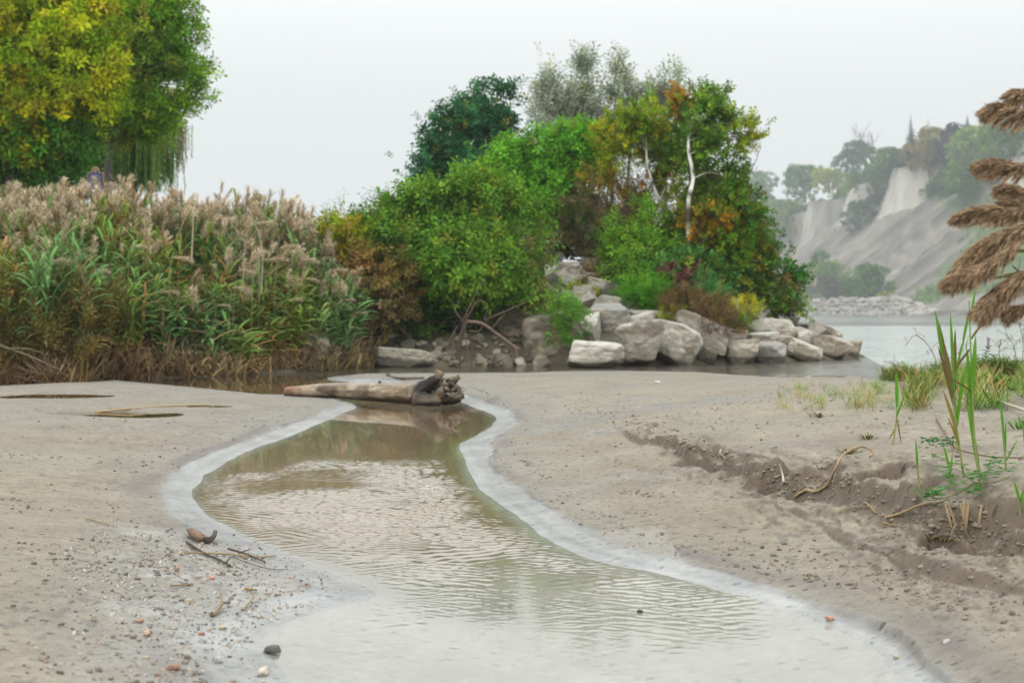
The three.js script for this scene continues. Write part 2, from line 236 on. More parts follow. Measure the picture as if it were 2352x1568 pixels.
// ---------------------------------------------------------------- beach: one sheet of sand, finest where it is nearest
const REG = [-13, 2, 26, 36];                        // x0, distance0, width, depth covered by its maps
const GRAVEL = onWater([[300, 1250], [420, 1235], [560, 1270], [620, 1320], [640, 1400], [600, 1450], [600, 1540], [640, 1700], [300, 1900], [330, 1560], [230, 1400]]);
{
  const us = [], ds = [];
  for (let u = -1400; u < -60; u += 22) us.push(u); for (let u = -60; u < 2420; u += 3.6) us.push(u); for (let u = 2420; u < 3900; u += 22) us.push(u);
  for (let D = 2.2; D < 38.2; D *= 1.00465) ds.push(D);
  const nu = us.length, nd = ds.length, P = new Float32Array(nu * nd * 3), C = new Float32Array(nu * nd * 3), T = new Float32Array(nu * nd * 2), I = new Uint32Array((nu - 1) * (nd - 1) * 6);
  const dry = [.258, .228, .170], warm = [.252, .208, .148], damp = [.222, .21, .187], wet = [.30, .30, .29], bed = [.185, .112, .036], grav = [.255, .245, .225], dark = [.12, .105, .095];
  const hs = new Float32Array(nu * nd);
  for (let j = 0; j < nd; j++) for (let i = 0; i < nu; i++) hs[j * nu + i] = surfH((us[i] - CU) * ds[j] / F, ds[j]);
  for (let j = 0; j < nd; j++) for (let i = 0; i < nu; i++) {
    const k = j * nu + i, D = ds[j], x = (us[i] - CU) * D / F, h = hs[k];
    P[k * 3] = x; P[k * 3 + 1] = h; P[k * 3 + 2] = -D; T[k * 2] = (x - REG[0]) / REG[2]; T[k * 2 + 1] = (D - REG[1]) / REG[3];
    const s = gS.at(x, D), bw = bandW(x, D); let c;
    if (s <= 0) c = mulc(mixc([.335, .345, .335], bed, sstep(0, 0.12, -s) * lerp(.03, 1, sstep(7.0, 10.6, D + .5 * fbm(x, D, 41, 3)))), 1 + 0.22 * fbm(x * 3, D * 3, 40, 3));
    else {
      const n1 = fbm(x * .45, D * .45, 50, 3), n2 = fbm(x * 2.2, D * 2.2, 51, 4), n3 = fbm(x * 12, D * 12, 52, 3);
      c = mixc(dry, warm, clamp(0.5 + n1 * 1.2)); if (x > 0) { c = mixc(c, [.215, .205, .185], .75 * sstep(-.05, .3, n1 + .5 * n2) * sstep(9, 14, D)); c = mixc(c, [.205, .165, .115], .6 * sstep(3.2, 1.2, D - x * 1.6 - 1.2 * n2 + 1)); }
      const rl = fbm(s * 5.5 + .5 * n1, x * .35 + D * .2, 53, 3); c = mulc(c, 1 + .16 * rl * sstep(2.2, .4, s)); c = mulc(c, 1 + 0.20 * n2 + 0.26 * n3 * sstep(-.25, .3, n2 + n1));
      c = mixc(c, damp, clamp(0.9 * Math.exp(-Math.max(0, s - bw) / 0.5) + (x < 0 ? 0.5 * sstep(13, 19, D) : 0.12 * sstep(14, 22, D))) * (0.8 + 0.5 * n2));
      const gm = sstep(-0.5, 0.3, sdPoly(GRAVEL, x, D)) * (D < 11 && x < 1 ? 1 : 0); if (gm) c = mixc(c, mulc(grav, 1 + 0.45 * n3 + .3 * n2), gm * clamp(0.75 + n2));
      // dark drift of fine debris at the edge of the wet band
      const ln = Math.exp(-(((s - bw - .14 - 0.18 * n1 - 0.05 * n3) / 0.09) ** 2)); c = mixc(c, [.15, .13, .125], ln * 0.75 * sstep(-.25, .25, fbm(x * .7, D * .7, 60, 2) + (x > 1 && D < 12 ? .25 : 0)));
      { const l2 = Math.exp(-(((s - bw - .03 - .03 * n3) / .028) ** 2)); c = mixc(c, [.11, .095, .085], l2 * .8 * sstep(-.1, .2, fbm(x * .9, D * .9, 61, 2))); } c = mixc(c, mulc(wet, (.93 + .35 * n2) + .14 * n3 + .26 * fbm(s * 16 + n1, x * .5 + D * .3, 54, 2) - .12 * sstep(bw * .5, bw, s)), sstep(bw + .06, bw - .02, s + 0.05 * n2 + .02 * n3));
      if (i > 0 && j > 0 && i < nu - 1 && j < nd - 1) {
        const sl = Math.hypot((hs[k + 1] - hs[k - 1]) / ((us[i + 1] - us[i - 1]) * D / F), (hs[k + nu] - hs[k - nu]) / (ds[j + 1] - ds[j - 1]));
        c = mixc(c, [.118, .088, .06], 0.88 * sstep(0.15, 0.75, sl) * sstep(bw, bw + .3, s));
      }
      const fl = fbm(x * 17, D * 9, 70, 3) + 0.5 * fbm(x * 1.5, D * 1.5, 71, 2); if (s > .5) c = mixc(c, dark, 0.55 * sstep(0.36, 0.5, fl));
    }
    C[k * 3] = c[0]; C[k * 3 + 1] = c[1]; C[k * 3 + 2] = c[2];
  }
  let q = 0; for (let j = 0; j < nd - 1; j++) for (let i = 0; i < nu - 1; i++) { const a = j * nu + i; I[q++] = a; I[q++] = a + 1; I[q++] = a + nu; I[q++] = a + 1; I[q++] = a + nu + 1; I[q++] = a + nu; }
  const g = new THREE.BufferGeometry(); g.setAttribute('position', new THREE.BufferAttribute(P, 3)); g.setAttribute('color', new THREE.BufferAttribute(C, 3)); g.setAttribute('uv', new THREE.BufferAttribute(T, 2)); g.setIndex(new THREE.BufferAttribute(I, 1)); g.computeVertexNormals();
  const rg = dataTex(1300, 1800, (i, j) => {
    const x = REG[0] + (i + .5) / 1300 * REG[2], y = REG[1] + (j + .5) / 1800 * REG[3], s = gS.at(x, y), n = 0.06 * fbm(x * 2.2, y * 2.2, 51, 3) + .03 * vn(x * 14, y * 14, 3);
    const a = lerp(0.36, 0.95, sstep(bandW(x, y) - .06, bandW(x, y) + .1, s + n)), b = s > .2 && x < 1 && y < 9.5 ? lerp(0.4, .95, sstep(.3, 1.2, s + n * 3)) : 1; const r = Math.min(a, b); return [r, r, r];
  });
  const R = rnd(5), N = 1024, col = new Float32Array(N * N).fill(0);
  for (let k = 0; k < 5200; k++) {                   // crumbs, small shells and painted shade of pits, a few millimetres to three centimetres
    const big = R() < 0.12, rx = (big ? 5 : 2) * (0.6 + R()), ry = rx * (0.5 + 0.5 * R()), cx = R() * N, cy = R() * N, d = R() < 0.8 ? -0.5 * R() : 0.3 * R();
    for (let y = -Math.ceil(rx); y <= rx; y++) for (let x = -Math.ceil(rx); x <= rx; x++) if ((x / rx) ** 2 + (y / ry) ** 2 < 1 + .4 * R()) col[((cy + y + N) % N | 0) * N + ((cx + x + N) % N | 0)] = d;
  }
  const tile = dataTex(N, N, (i, j) => { const u = i / N, v = j / N, e = 0.80 + 0.16 * pf(u, v, 64, 4) + 0.1 * pf(u, v, 6, 3) + 0.16 * h3(i, j, 9) + col[j * N + i]; const q = clamp(e); return [q, q * .99, q * .98]; }, REG[2] / 2.7, REG[3] / 2.7);
  const bt = dataTex(1024, 1024, (i, j) => { const u = i / 1024, v = j / 1024, e = clamp(0.5 + 0.4 * pf(u, v, 24, 5) + 0.25 * col[j * N + i]); return [e, e, e]; }, REG[2] / 2.7, REG[3] / 2.7);
  const m = new THREE.MeshStandardMaterial({ vertexColors: true, map: tile, roughnessMap: rg, roughness: 1, bumpMap: bt, bumpScale: 0.007 });
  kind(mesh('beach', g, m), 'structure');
}
// the lake floor far below, out to the horizon, and under the sand behind the camera
kind(mesh('lake_bed', new THREE.PlaneGeometry(6400, 6400).rotateX(-Math.PI / 2).translate(0, -2.4, -1500), new THREE.MeshStandardMaterial({ color: new THREE.Color(.44, .475, .465), roughness: 1 })), 'structure');
// water: the stream (a thin clear sheet, brown with silt, rippled where it runs over the shallows) and the lake behind
{
  const X0 = -14, X1 = 16, Y0 = 1, Y1 = 33.2, YF = 15.6;
  const R = rnd(77), waves = []; for (let k = 0; k < 18; k++) { const l = 0.042 * Math.pow(3.6, R()), a = (R() - 0.5) * 1.7 + 0.12; waves.push([Math.sin(a) * 6.283 / l, Math.cos(a) * 6.283 / l, R() * 6.283, l / 6.283, R() * 50]); }
  const rip = (x, y) => {                            // height of the running ripples
    const s = gS.at(x, y); if (s > 0.12) return 0;
    const run = sstep(YF - .3, 12.2, y), near = lerp(.16, 1, sstep(6.6, 9.6, y + .8 * fbm(x * .9, y * .9, 31, 2))), calm = 0.1 + 0.9 * sstep(-.24, .2, fbm(x * 1.1, y * .55, 33, 3) + 0.22 * sstep(8, 9.8, y) * run), edge = sstep(0.02, -0.5, s + .1 * fbm(x, y, 35, 2));
    const amp = run * near * calm * (0.08 + .92 * edge); if (amp < .004) return 0; let h = 0; const wx = 0.10 * fbm(x * 2.1, y * 2.1, 11, 3), wy = 0.13 * fbm(x * 2.1, y * 2.1, 13, 3);
    for (const [kx, ky, ph, l, o] of waves) { const q = vn(x * 2.3 + o, y * 1.8 - o, 2); if (q > 0) h += q * l * 0.23 * Math.sin(kx * (x + wx) + ky * (y + wy) + ph); }
    return h * amp;
  };
  const P = [], N = [], I = [], cell = (x0, x1, y0, y1, cx, cy, wavy) => {
    const nx = Math.ceil((x1 - x0) / cx), ny = Math.ceil((y1 - y0) / cy), id = new Int32Array((nx + 1) * (ny + 1)).fill(-1), at = (i, j) => { const k = j * (nx + 1) + i; if (id[k] < 0) { const x = x0 + (x1 - x0) * i / nx, y = y0 + (y1 - y0) * j / ny; id[k] = P.length / 3; if (wavy) { const e = .004, h = rip(x, y), gx = (rip(x + e, y) - h) / e, gy = (rip(x, y + e) - h) / e, l = Math.hypot(gx, 1, gy); P.push(x, h, -y); N.push(-gx / l, 1 / l, gy / l); } else { P.push(x, 0, -y); N.push(0, 1, 0); } } return id[k]; };
    for (let j = 0; j < ny; j++) for (let i = 0; i < nx; i++) { if (gS.at(x0 + (x1 - x0) * (i + .5) / nx, y0 + (y1 - y0) * (j + .5) / ny) > Math.max(.1, cx * .8)) continue; const a = at(i, j), b = at(i + 1, j), c = at(i + 1, j + 1), d = at(i, j + 1); I.push(a, b, c, a, c, d); }
  };
  cell(-3.2, 4.4, Y0, YF, .02, .0125, true); cell(X0, -3.2, Y0, YF, .3, .3); cell(4.4, X1, Y0, YF, .3, .3); cell(X0, X1, YF, Y1, .25, .25);
  const wg = new THREE.BufferGeometry(); wg.setAttribute('position', new THREE.Float32BufferAttribute(P, 3)); wg.setAttribute('normal', new THREE.Float32BufferAttribute(N, 3)); wg.setIndex(I);
  kind(mesh('stream', wg, new THREE.MeshPhysicalMaterial({ color: new THREE.Color(.93, .91, .86), transmission: 1, thickness: 0, roughness: 0.03, ior: 1.5, side: THREE.DoubleSide })), 'structure');
  for (const [px, py, rx, ry, pl] of puddles) {      // still water standing in the hollows of the spit
    const p = [0, 0, 0], ix = []; for (let k = 0; k < 40; k++) { const a = k / 40 * 6.2832; p.push(1.45 * rx * Math.cos(a), 0, -1.45 * ry * Math.sin(a)); ix.push(0, 1 + k, 1 + (k + 1) % 40); }
    const g = new THREE.BufferGeometry(); g.setAttribute('position', new THREE.Float32BufferAttribute(p, 3)); g.setAttribute('normal', new THREE.Float32BufferAttribute(p.map((_, i) => i % 3 === 1 ? 1 : 0), 3)); g.setIndex(ix);
    const o = mesh('puddle', g, new THREE.MeshPhysicalMaterial({ color: new THREE.Color(.6, .5, .34), transmission: 1, thickness: 0, roughness: 0.03, ior: 1.4, side: THREE.DoubleSide })); o.position.set(px, pl, -py); kind(o, 'structure');
  }
  // the lake: ripples from a tile of crossing waves, so coarse far off that only their slopes count
  const R2 = rnd(9), lw = []; for (let k = 0; k < 26; k++) { const a = Math.round((R2() - .5) * 16), b = 4 + Math.round(R2() * 26); lw.push([a, b, R2() * 6.28, 1 / Math.hypot(a, b)]); }
  const lt = new THREE.DataTexture((() => { const q = new Float32Array(512 * 512 * 4); for (let j = 0; j < 512; j++) for (let i = 0; i < 512; i++) { let h = 0; for (const [a, b, p, s] of lw) h += s * Math.sin((a * i + b * j) / 512 * 6.2832 + p); const k = (j * 512 + i) * 4; q[k] = q[k + 1] = q[k + 2] = 0.5 + h * .5; q[k + 3] = 1; } return q; })(), 512, 512, THREE.RGBAFormat, THREE.FloatType);
  lt.wrapS = lt.wrapT = THREE.RepeatWrapping; lt.magFilter = lt.minFilter = THREE.LinearFilter; lt.needsUpdate = true;
  const lm = new THREE.MeshPhysicalMaterial({ color: new THREE.Color(.93, .95, .93), transmission: 1, thickness: 0, roughness: 0.12, ior: 1.45, bumpMap: lt, bumpScale: 0.05, side: THREE.DoubleSide });
  const mb = new THREE.BufferGeometry(), ps = [], uv = [], ix = [];
  for (const [a, b, c, e] of [[-1600, 1600, Y1, 2600], [-1600, X0, -40, Y1], [X1, 1600, -40, Y1]]) { const k = ps.length / 3; for (const [x, y] of [[a, c], [b, c], [b, e], [a, e]]) { ps.push(x, 0, -y); uv.push(x / 6, y / 6); } ix.push(k, k + 1, k + 2, k, k + 2, k + 3); }
  mb.setAttribute('position', new THREE.Float32BufferAttribute(ps, 3)); mb.setAttribute('normal', new THREE.Float32BufferAttribute(ps.map((_, i) => i % 3 === 1 ? 1 : 0), 3)); mb.setAttribute('uv', new THREE.Float32BufferAttribute(uv, 2)); mb.setIndex(ix);
  kind(mesh('lake', mb, lm), 'structure');
}

// ---------------------------------------------------------------- the bank of the reeds and the rocky headland: one mound of dark soil
const CAPE = [[-2000, 30], [-300, 30.2], [0, 30], [150, 30.2], [260, 31.5], [400, 32.2], [520, 33], [640, 34.6], [700, 36], [850, 38.8], [1010, 38.9], [1200, 39.8], [1300, 39.2], [1450, 39.6], [1600, 41], [1750, 42.4], [1900, 44], [1985, 46.2], [1950, 51], [1860, 57], [1700, 70], [1500, 84], [1000, 92], [-2000, 92]].map(([u, D]) => [(u - CU) * D / F, D]);
const gC = new Grid(-45, 28, 16, 94, 0.4, (x, y) => sdPoly(CAPE, x, y));
const capeTop = x => lerp(lerp(1.35, 1.0, sstep(-12, -5, x)), 2.9, sstep(-4.5, 2, x));
const capeH = (x, y) => { const s = gC.at(x, y) + 0.25 * fbm(x * .9, y * .9, 2, 2); if (s < 0) return Math.max(-1, s * 0.5); const t = capeTop(x); return t * (1 - Math.exp(-s / 4.2)) + 0.18 * fbm(x * .8, y * .8, 7, 3) * sstep(0, 1.5, s); };
{
  const nx = 150, ny = 130, P = [], C = [], I = [];
  for (let j = 0; j <= ny; j++) for (let i = 0; i <= nx; i++) { const x = -45 + 61 * i / nx, y = 28 + 66 * (j / ny) ** 1.5; P.push(x, capeH(x, y), -y); const n = fbm(x * 1.5, y * 1.5, 3, 3); C.push(.075 * (1 + n), .06 * (1 + n), .035 * (1 + n)); }
  for (let j = 0; j < ny; j++) for (let i = 0; i < nx; i++) { const a = j * (nx + 1) + i, b = a + nx + 1; I.push(a, a + 1, b, a + 1, b + 1, b); }
  const g = new THREE.BufferGeometry(); g.setAttribute('position', new THREE.Float32BufferAttribute(P, 3)); g.setAttribute('color', new THREE.Float32BufferAttribute(C, 3)); g.setAttribute('uv', new THREE.Float32BufferAttribute(P.filter((_, k) => k % 3 !== 1), 2)); g.setIndex(I); g.computeVertexNormals();
  kind(mesh('headland_ground', g, dryMat), 'structure');
}

// ---------------------------------------------------------------- rocks: blocks cut by planes, worn round at their edges
function rockGeo(seed, dims, det = 12, o = {}) {
  const R = rnd(seed), pl = [], sharp = o.sharp ?? 38;
  for (const a of [[1, 0, 0], [-1, 0, 0], [0, 1, 0], [0, -1, 0], [0, 0, 1], [0, 0, -1]]) pl.push([V(...a).add(V(R() - .5, R() - .5, R() - .5).multiplyScalar(0.55)).normalize(), 0.68 + .14 * R()]);
  for (let k = 0; k < (o.cuts ?? 10); k++) pl.push([ball(R).normalize(), 0.72 + 0.2 * R()]);
  let g = new THREE.IcosahedronGeometry(1, det); g.deleteAttribute('uv'); g.deleteAttribute('normal'); g = mergeVertices(g, 1e-4);
  const P = g.attributes.position, C = new Float32Array(P.count * 3), d = V(0, 0, 0), T = new Float32Array(P.count * 2), base = o.col || [.42, .39, .335], so = R() * 90;
  for (let k = 0; k < P.count; k++) {
    d.fromBufferAttribute(P, k).normalize(); let e = 0;
    for (const [n, q] of pl) { const t = d.dot(n); if (t > 0.05) e += Math.pow(t / q, sharp); }
    let r = Math.pow(e, -1 / sharp); r *= 1 + 0.075 * fbm(d.x * 1.6 + so, d.y * 1.6, d.z * 1.6, 3) + 0.035 * fbm(d.x * 7 + so, d.y * 9, d.z * 7, 3) - 0.05 * Math.max(0, 0.09 - Math.abs(fbm(d.x * 2.1 + so, d.y * 2.8 + 7, d.z * 2.1, 2))) * 8;
    const x = d.x * r * dims[0] / 2, y = d.y * r * dims[1] / 2, z = d.z * r * dims[2] / 2; P.setXYZ(k, x, y, z); T[2 * k] = x + z * .7; T[2 * k + 1] = y + z * .5;
    const n1 = fbm(x * 1.6 + so, y * 2.4, z * 1.6, 3), n2 = fbm(x * 6 + so, y * 8, z * 6, 3); let c = mulc(base, 1 + 0.32 * n1 + 0.22 * n2);
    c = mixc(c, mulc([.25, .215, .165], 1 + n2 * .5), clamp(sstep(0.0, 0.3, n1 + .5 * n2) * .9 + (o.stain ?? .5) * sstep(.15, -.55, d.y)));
    if (o.wet !== undefined) c = mixc(c, [.05, .043, .032], 0.85 * sstep(o.wet + .07, o.wet - .03, y + .06 * n2));
    C[3 * k] = c[0]; C[3 * k + 1] = c[1]; C[3 * k + 2] = c[2];
  }
  g.setAttribute('uv', new THREE.BufferAttribute(T, 2)); g.computeVertexNormals();
  if (o.sides) for (let k = 0; k < P.count; k++) { const ny = g.attributes.normal.getY(k), f = o.sides * sstep(.55, .05, ny), q = .9 + .25 * vn(P.getX(k) * 5, P.getY(k) * 5, P.getZ(k) * 5); const L = lerp(1, .55 * q, f); C[3 * k] *= L; C[3 * k + 1] *= L * lerp(1, .95, f); C[3 * k + 2] *= L * lerp(1, .86, f); }  // sides browner and darker: part dirt staining, part shade put into the colour
  g.setAttribute('color', new THREE.BufferAttribute(C, 3));
  return det > 6 ? toCreasedNormals(g, 0.38) : g;
}
const G1 = 'boulders piled along the headland';
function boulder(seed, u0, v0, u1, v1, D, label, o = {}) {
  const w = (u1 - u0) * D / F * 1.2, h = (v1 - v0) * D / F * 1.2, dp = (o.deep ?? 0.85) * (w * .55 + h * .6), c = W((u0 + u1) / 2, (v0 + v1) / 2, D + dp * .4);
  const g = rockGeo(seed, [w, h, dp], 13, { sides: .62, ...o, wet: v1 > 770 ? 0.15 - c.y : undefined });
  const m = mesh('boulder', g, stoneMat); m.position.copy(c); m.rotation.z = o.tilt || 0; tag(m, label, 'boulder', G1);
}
const BR = [.115, .098, .068], GR = [.27, .26, .235], PALE = [.45, .43, .375];
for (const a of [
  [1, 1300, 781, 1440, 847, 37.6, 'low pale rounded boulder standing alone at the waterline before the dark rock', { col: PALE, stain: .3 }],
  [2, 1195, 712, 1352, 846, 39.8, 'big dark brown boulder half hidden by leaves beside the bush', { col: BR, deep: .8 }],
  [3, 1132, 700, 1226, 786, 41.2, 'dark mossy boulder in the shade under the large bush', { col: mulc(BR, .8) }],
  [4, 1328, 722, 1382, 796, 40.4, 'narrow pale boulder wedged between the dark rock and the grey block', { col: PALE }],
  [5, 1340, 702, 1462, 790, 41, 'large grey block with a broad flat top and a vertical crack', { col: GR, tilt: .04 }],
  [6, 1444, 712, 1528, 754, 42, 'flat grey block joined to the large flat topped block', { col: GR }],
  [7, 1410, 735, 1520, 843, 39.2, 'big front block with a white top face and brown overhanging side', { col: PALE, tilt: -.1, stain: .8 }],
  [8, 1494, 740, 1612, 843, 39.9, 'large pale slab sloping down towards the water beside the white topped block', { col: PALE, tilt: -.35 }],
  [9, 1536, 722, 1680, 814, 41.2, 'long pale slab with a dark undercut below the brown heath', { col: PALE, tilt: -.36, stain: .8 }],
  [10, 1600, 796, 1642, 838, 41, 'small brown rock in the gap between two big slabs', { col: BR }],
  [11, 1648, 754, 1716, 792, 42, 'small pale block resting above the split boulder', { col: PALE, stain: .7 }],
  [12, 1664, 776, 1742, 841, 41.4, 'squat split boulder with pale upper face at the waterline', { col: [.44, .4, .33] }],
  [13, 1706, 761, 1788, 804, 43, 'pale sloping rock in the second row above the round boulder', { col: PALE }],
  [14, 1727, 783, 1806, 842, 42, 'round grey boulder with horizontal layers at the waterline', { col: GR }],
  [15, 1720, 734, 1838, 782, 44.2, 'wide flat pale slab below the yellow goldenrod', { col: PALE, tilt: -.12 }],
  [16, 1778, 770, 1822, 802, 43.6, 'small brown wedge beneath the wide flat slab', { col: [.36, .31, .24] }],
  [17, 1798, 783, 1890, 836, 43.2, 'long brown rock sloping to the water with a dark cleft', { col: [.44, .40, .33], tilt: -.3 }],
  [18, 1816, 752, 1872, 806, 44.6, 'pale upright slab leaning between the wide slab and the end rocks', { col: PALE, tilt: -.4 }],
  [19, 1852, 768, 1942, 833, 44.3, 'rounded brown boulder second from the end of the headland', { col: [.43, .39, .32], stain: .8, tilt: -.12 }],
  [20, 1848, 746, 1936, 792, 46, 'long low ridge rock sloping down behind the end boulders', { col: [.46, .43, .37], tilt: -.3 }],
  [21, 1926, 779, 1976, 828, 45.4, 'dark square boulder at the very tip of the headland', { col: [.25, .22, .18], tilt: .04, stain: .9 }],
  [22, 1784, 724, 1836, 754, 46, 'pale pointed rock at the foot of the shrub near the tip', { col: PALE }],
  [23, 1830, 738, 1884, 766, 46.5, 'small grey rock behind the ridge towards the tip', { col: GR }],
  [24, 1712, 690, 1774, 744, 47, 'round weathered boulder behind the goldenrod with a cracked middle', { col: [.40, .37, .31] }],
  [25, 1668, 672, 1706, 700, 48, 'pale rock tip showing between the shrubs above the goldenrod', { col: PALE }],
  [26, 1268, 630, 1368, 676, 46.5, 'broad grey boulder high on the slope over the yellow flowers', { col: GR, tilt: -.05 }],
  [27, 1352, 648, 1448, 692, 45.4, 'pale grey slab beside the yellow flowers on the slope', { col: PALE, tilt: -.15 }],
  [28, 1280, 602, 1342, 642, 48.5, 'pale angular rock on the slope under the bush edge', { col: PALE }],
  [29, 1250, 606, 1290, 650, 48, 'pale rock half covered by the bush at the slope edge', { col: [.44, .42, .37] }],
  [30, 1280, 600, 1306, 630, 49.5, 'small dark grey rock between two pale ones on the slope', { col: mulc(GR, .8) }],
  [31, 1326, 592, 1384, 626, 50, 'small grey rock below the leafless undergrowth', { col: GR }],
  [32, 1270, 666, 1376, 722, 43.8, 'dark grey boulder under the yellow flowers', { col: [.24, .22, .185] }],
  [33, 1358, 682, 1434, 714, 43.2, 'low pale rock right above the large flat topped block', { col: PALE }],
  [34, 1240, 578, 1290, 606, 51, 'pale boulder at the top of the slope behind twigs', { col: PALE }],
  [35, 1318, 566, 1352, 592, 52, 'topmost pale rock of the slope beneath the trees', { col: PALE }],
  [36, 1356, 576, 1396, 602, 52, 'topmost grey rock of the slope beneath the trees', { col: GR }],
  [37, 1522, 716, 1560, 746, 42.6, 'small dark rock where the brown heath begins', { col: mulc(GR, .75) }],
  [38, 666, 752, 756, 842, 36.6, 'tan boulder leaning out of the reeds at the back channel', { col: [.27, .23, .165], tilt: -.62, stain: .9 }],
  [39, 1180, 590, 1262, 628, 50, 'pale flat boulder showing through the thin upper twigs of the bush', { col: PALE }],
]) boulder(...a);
{ // smaller rocks that fill the gaps of the pile
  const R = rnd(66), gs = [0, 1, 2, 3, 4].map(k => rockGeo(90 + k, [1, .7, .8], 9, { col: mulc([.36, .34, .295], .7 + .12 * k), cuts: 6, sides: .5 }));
  for (let k = 0; k < 46; k++) { const wedge = k < 26, t = R(), u = wedge ? lerp(1265, 1400, t) + 40 * (R() - .5) : lerp(1450, 1900, t), D = wedge ? 42.5 + 9.5 * R() : 41.5 + (u - 1450) / 450 * 3.6 + 2 * R(), x = (u - CU) * D / F, o = mesh('small_rock', gs[k % 5], stoneMat); o.position.set(x, capeH(x, D) + .12, -D); o.rotation.set(R() * .8, R() * 6.28, R() * .8); o.scale.setScalar(.4 + .75 * R()); tag(o, 'small rock filling a gap between the bigger boulders of the headland', 'rock', 'small rocks between the boulders'); }
}
{ // low concrete-like slab at the water and the stony shore under the bush, each stone its own
  const g = rockGeo(61, [2.05, .62, 1.1], 12, { col: [.31, .285, .22], cuts: 2, sharp: 26, stain: .3, wet: -.02 });
  const m = mesh('stone_slab', g, stoneMat); m.position.copy(W(928, 822, 38.9)); m.rotation.z = -.1; tag(m, 'long low pale slab lying at the water under the large bush', 'stone slab');
  const shore = new THREE.Group(); shore.name = 'stony_shore'; kind(shore, 'structure'); scene.add(shore);
  const R = rnd(62), gs = [0, 1, 2, 3, 4, 5, 6, 7].map(k => rockGeo(70 + k, [.34, .2, .3], 4, { col: k % 3 ? [.10, .085, .058] : [.17, .15, .105], cuts: 5 }));
  for (let k = 0; k < 110; k++) {
    const u = 845 + 400 * R(), t = R(), D = 38.9 + t * 2.2, x = (u - CU) * D / F, s = .55 + .9 * R() ** 2;
    const o = mesh('stone', gs[k % 8], stoneMat, shore); o.position.set(x, Math.max(.04, capeH(x, D)) + .05, -D); o.rotation.set(R() * .6, R() * 6, R() * .6); o.scale.setScalar(s);
  }
  for (const [u, v, D, s] of [[932, 772, 41, .9], [935, 798, 40.4, 1.2], [1150, 832, 39.3, 1.3], [1105, 838, 39.2, 1.1], [760, 812, 37.8, 1.4], [780, 826, 37.9, 1], [720, 838, 37, 1], [1245, 838, 39, 1.3]]) { const o = mesh('stone', gs[(u * 3 | 0) % 8], stoneMat, shore); o.position.copy(W(u, v, D)); o.rotation.set(R(), R() * 6, R()); o.scale.setScalar(s * 1.5); }
}

// ---------------------------------------------------------------- leaf sprays, crowns, limbs
function spray(seed, n, len, L, w, o = {}) {
  const R = rnd(seed), b = new MB(), ax = V((R() - .5) * .3, 1, (R() - .5) * .3).normalize();
  if (o.twig !== 0) b.tube([V(0, -.05 * len, 0), ax.clone().multiplyScalar(len)], [.012 * (o.tw ?? 1), .003], 3, [.9, .55, .4], [.9, .6, .4], false);
  for (let k = 0; k < n; k++) {
    const t = 0.1 + 0.9 * (k + R() * .6) / n, a = k * 2.4 + R(), rad = V(Math.cos(a), 0, Math.sin(a)), p = ax.clone().multiplyScalar(len * t).addScaledVector(rad, (o.wide ?? .12) * len * R());
    const d = rad.multiplyScalar(.9).addScaledVector(ax, .55 + .5 * R()); d.y += -(o.droop ?? .25) * (0.5 + R()); d.normalize();
    const q = 0.72 + .5 * R(), s = .7 + .6 * R(); b.leaf(p, d, V(R() - .5, .8, R() - .5), L * s, w * s, [q * (0.94 + .14 * R()), q, q * (.85 + .3 * R())], .2, .2 * R());
  }
  return b.make();
}
// lobes: [u, v, ru, rv, distance offset, sprays, palette index]
function crown(parent, D, lobes, geo, pal, o = {}) {
  const R = rnd(o.seed ?? 1), mats = [], cols = [], so = (o.seed ?? 1) * 7.7, ends = [];
  for (const [u, v, ru, rv, dD, n, pi = 0] of lobes) {
    const k = (D + dD) / F, c = W(u, v, D + dD), rx = ru * k, ry = rv * k, rz = Math.min(rx, ry * 1.3) * (o.dep ?? 1), mine = [];
    for (let q = 0, tries = 0; q < n && tries < n * 6; tries++) {
      const b = ball(R), l = b.length(), r = Math.pow(l, o.hollow ?? .55); b.multiplyScalar(r / l * (.66 + 1.1 * clamp(.3 + fbm(b.x / l * 1.9 + u, b.y / l * 1.9 + v, b.z / l * 1.9, 3), 0, .8)));
      const stray = R() < .07; if (stray) b.multiplyScalar(1.12 + .4 * R());
      const p = V(c.x + b.x * rx, c.y + b.y * ry, c.z + b.z * rz), f = o.freq ?? 1.3;
      const cl = fbm(p.x * f + so, p.y * f * 1.4, p.z * f, 3); if (!stray && cl < (o.gap ?? -.12) + .25 * (R() - .5) || (!stray && o.gap2 && r > .6 && cl < o.gap2)) continue;
      q++; mine.push(p);
      const out = b.clone().normalize(), dir = out.multiplyScalar(o.out ?? .8).add(V(0, o.up ?? .35, 0)).add(ball(R).multiplyScalar(o.wild ?? .7)); if (o.hang) dir.y -= o.hang;
      mats.push(aim(p, dir, R() * 6.28, (o.s ?? 1) * (.7 + .6 * R())));
      const P = pal[Math.min(pi, pal.length - 1)], h = clamp(.5 + cl * 1.3 + (R() - .5) * .7) * (P.length - 1), i0 = Math.min(P.length - 2, Math.floor(h)), cc = P.length > 1 ? mixc(P[i0], P[i0 + 1], h - i0) : P[0];
      cols.push(mulc(R() < .07 ? mixc(cc, [.42, .36, .04], .55) : cc, .74 + .68 * R()));
    }
    ends.push([c, mine]);
  }
  inst(o.name ?? 'foliage', geo, o.mat ?? leafMat, mats, cols, parent);
  return ends;
}
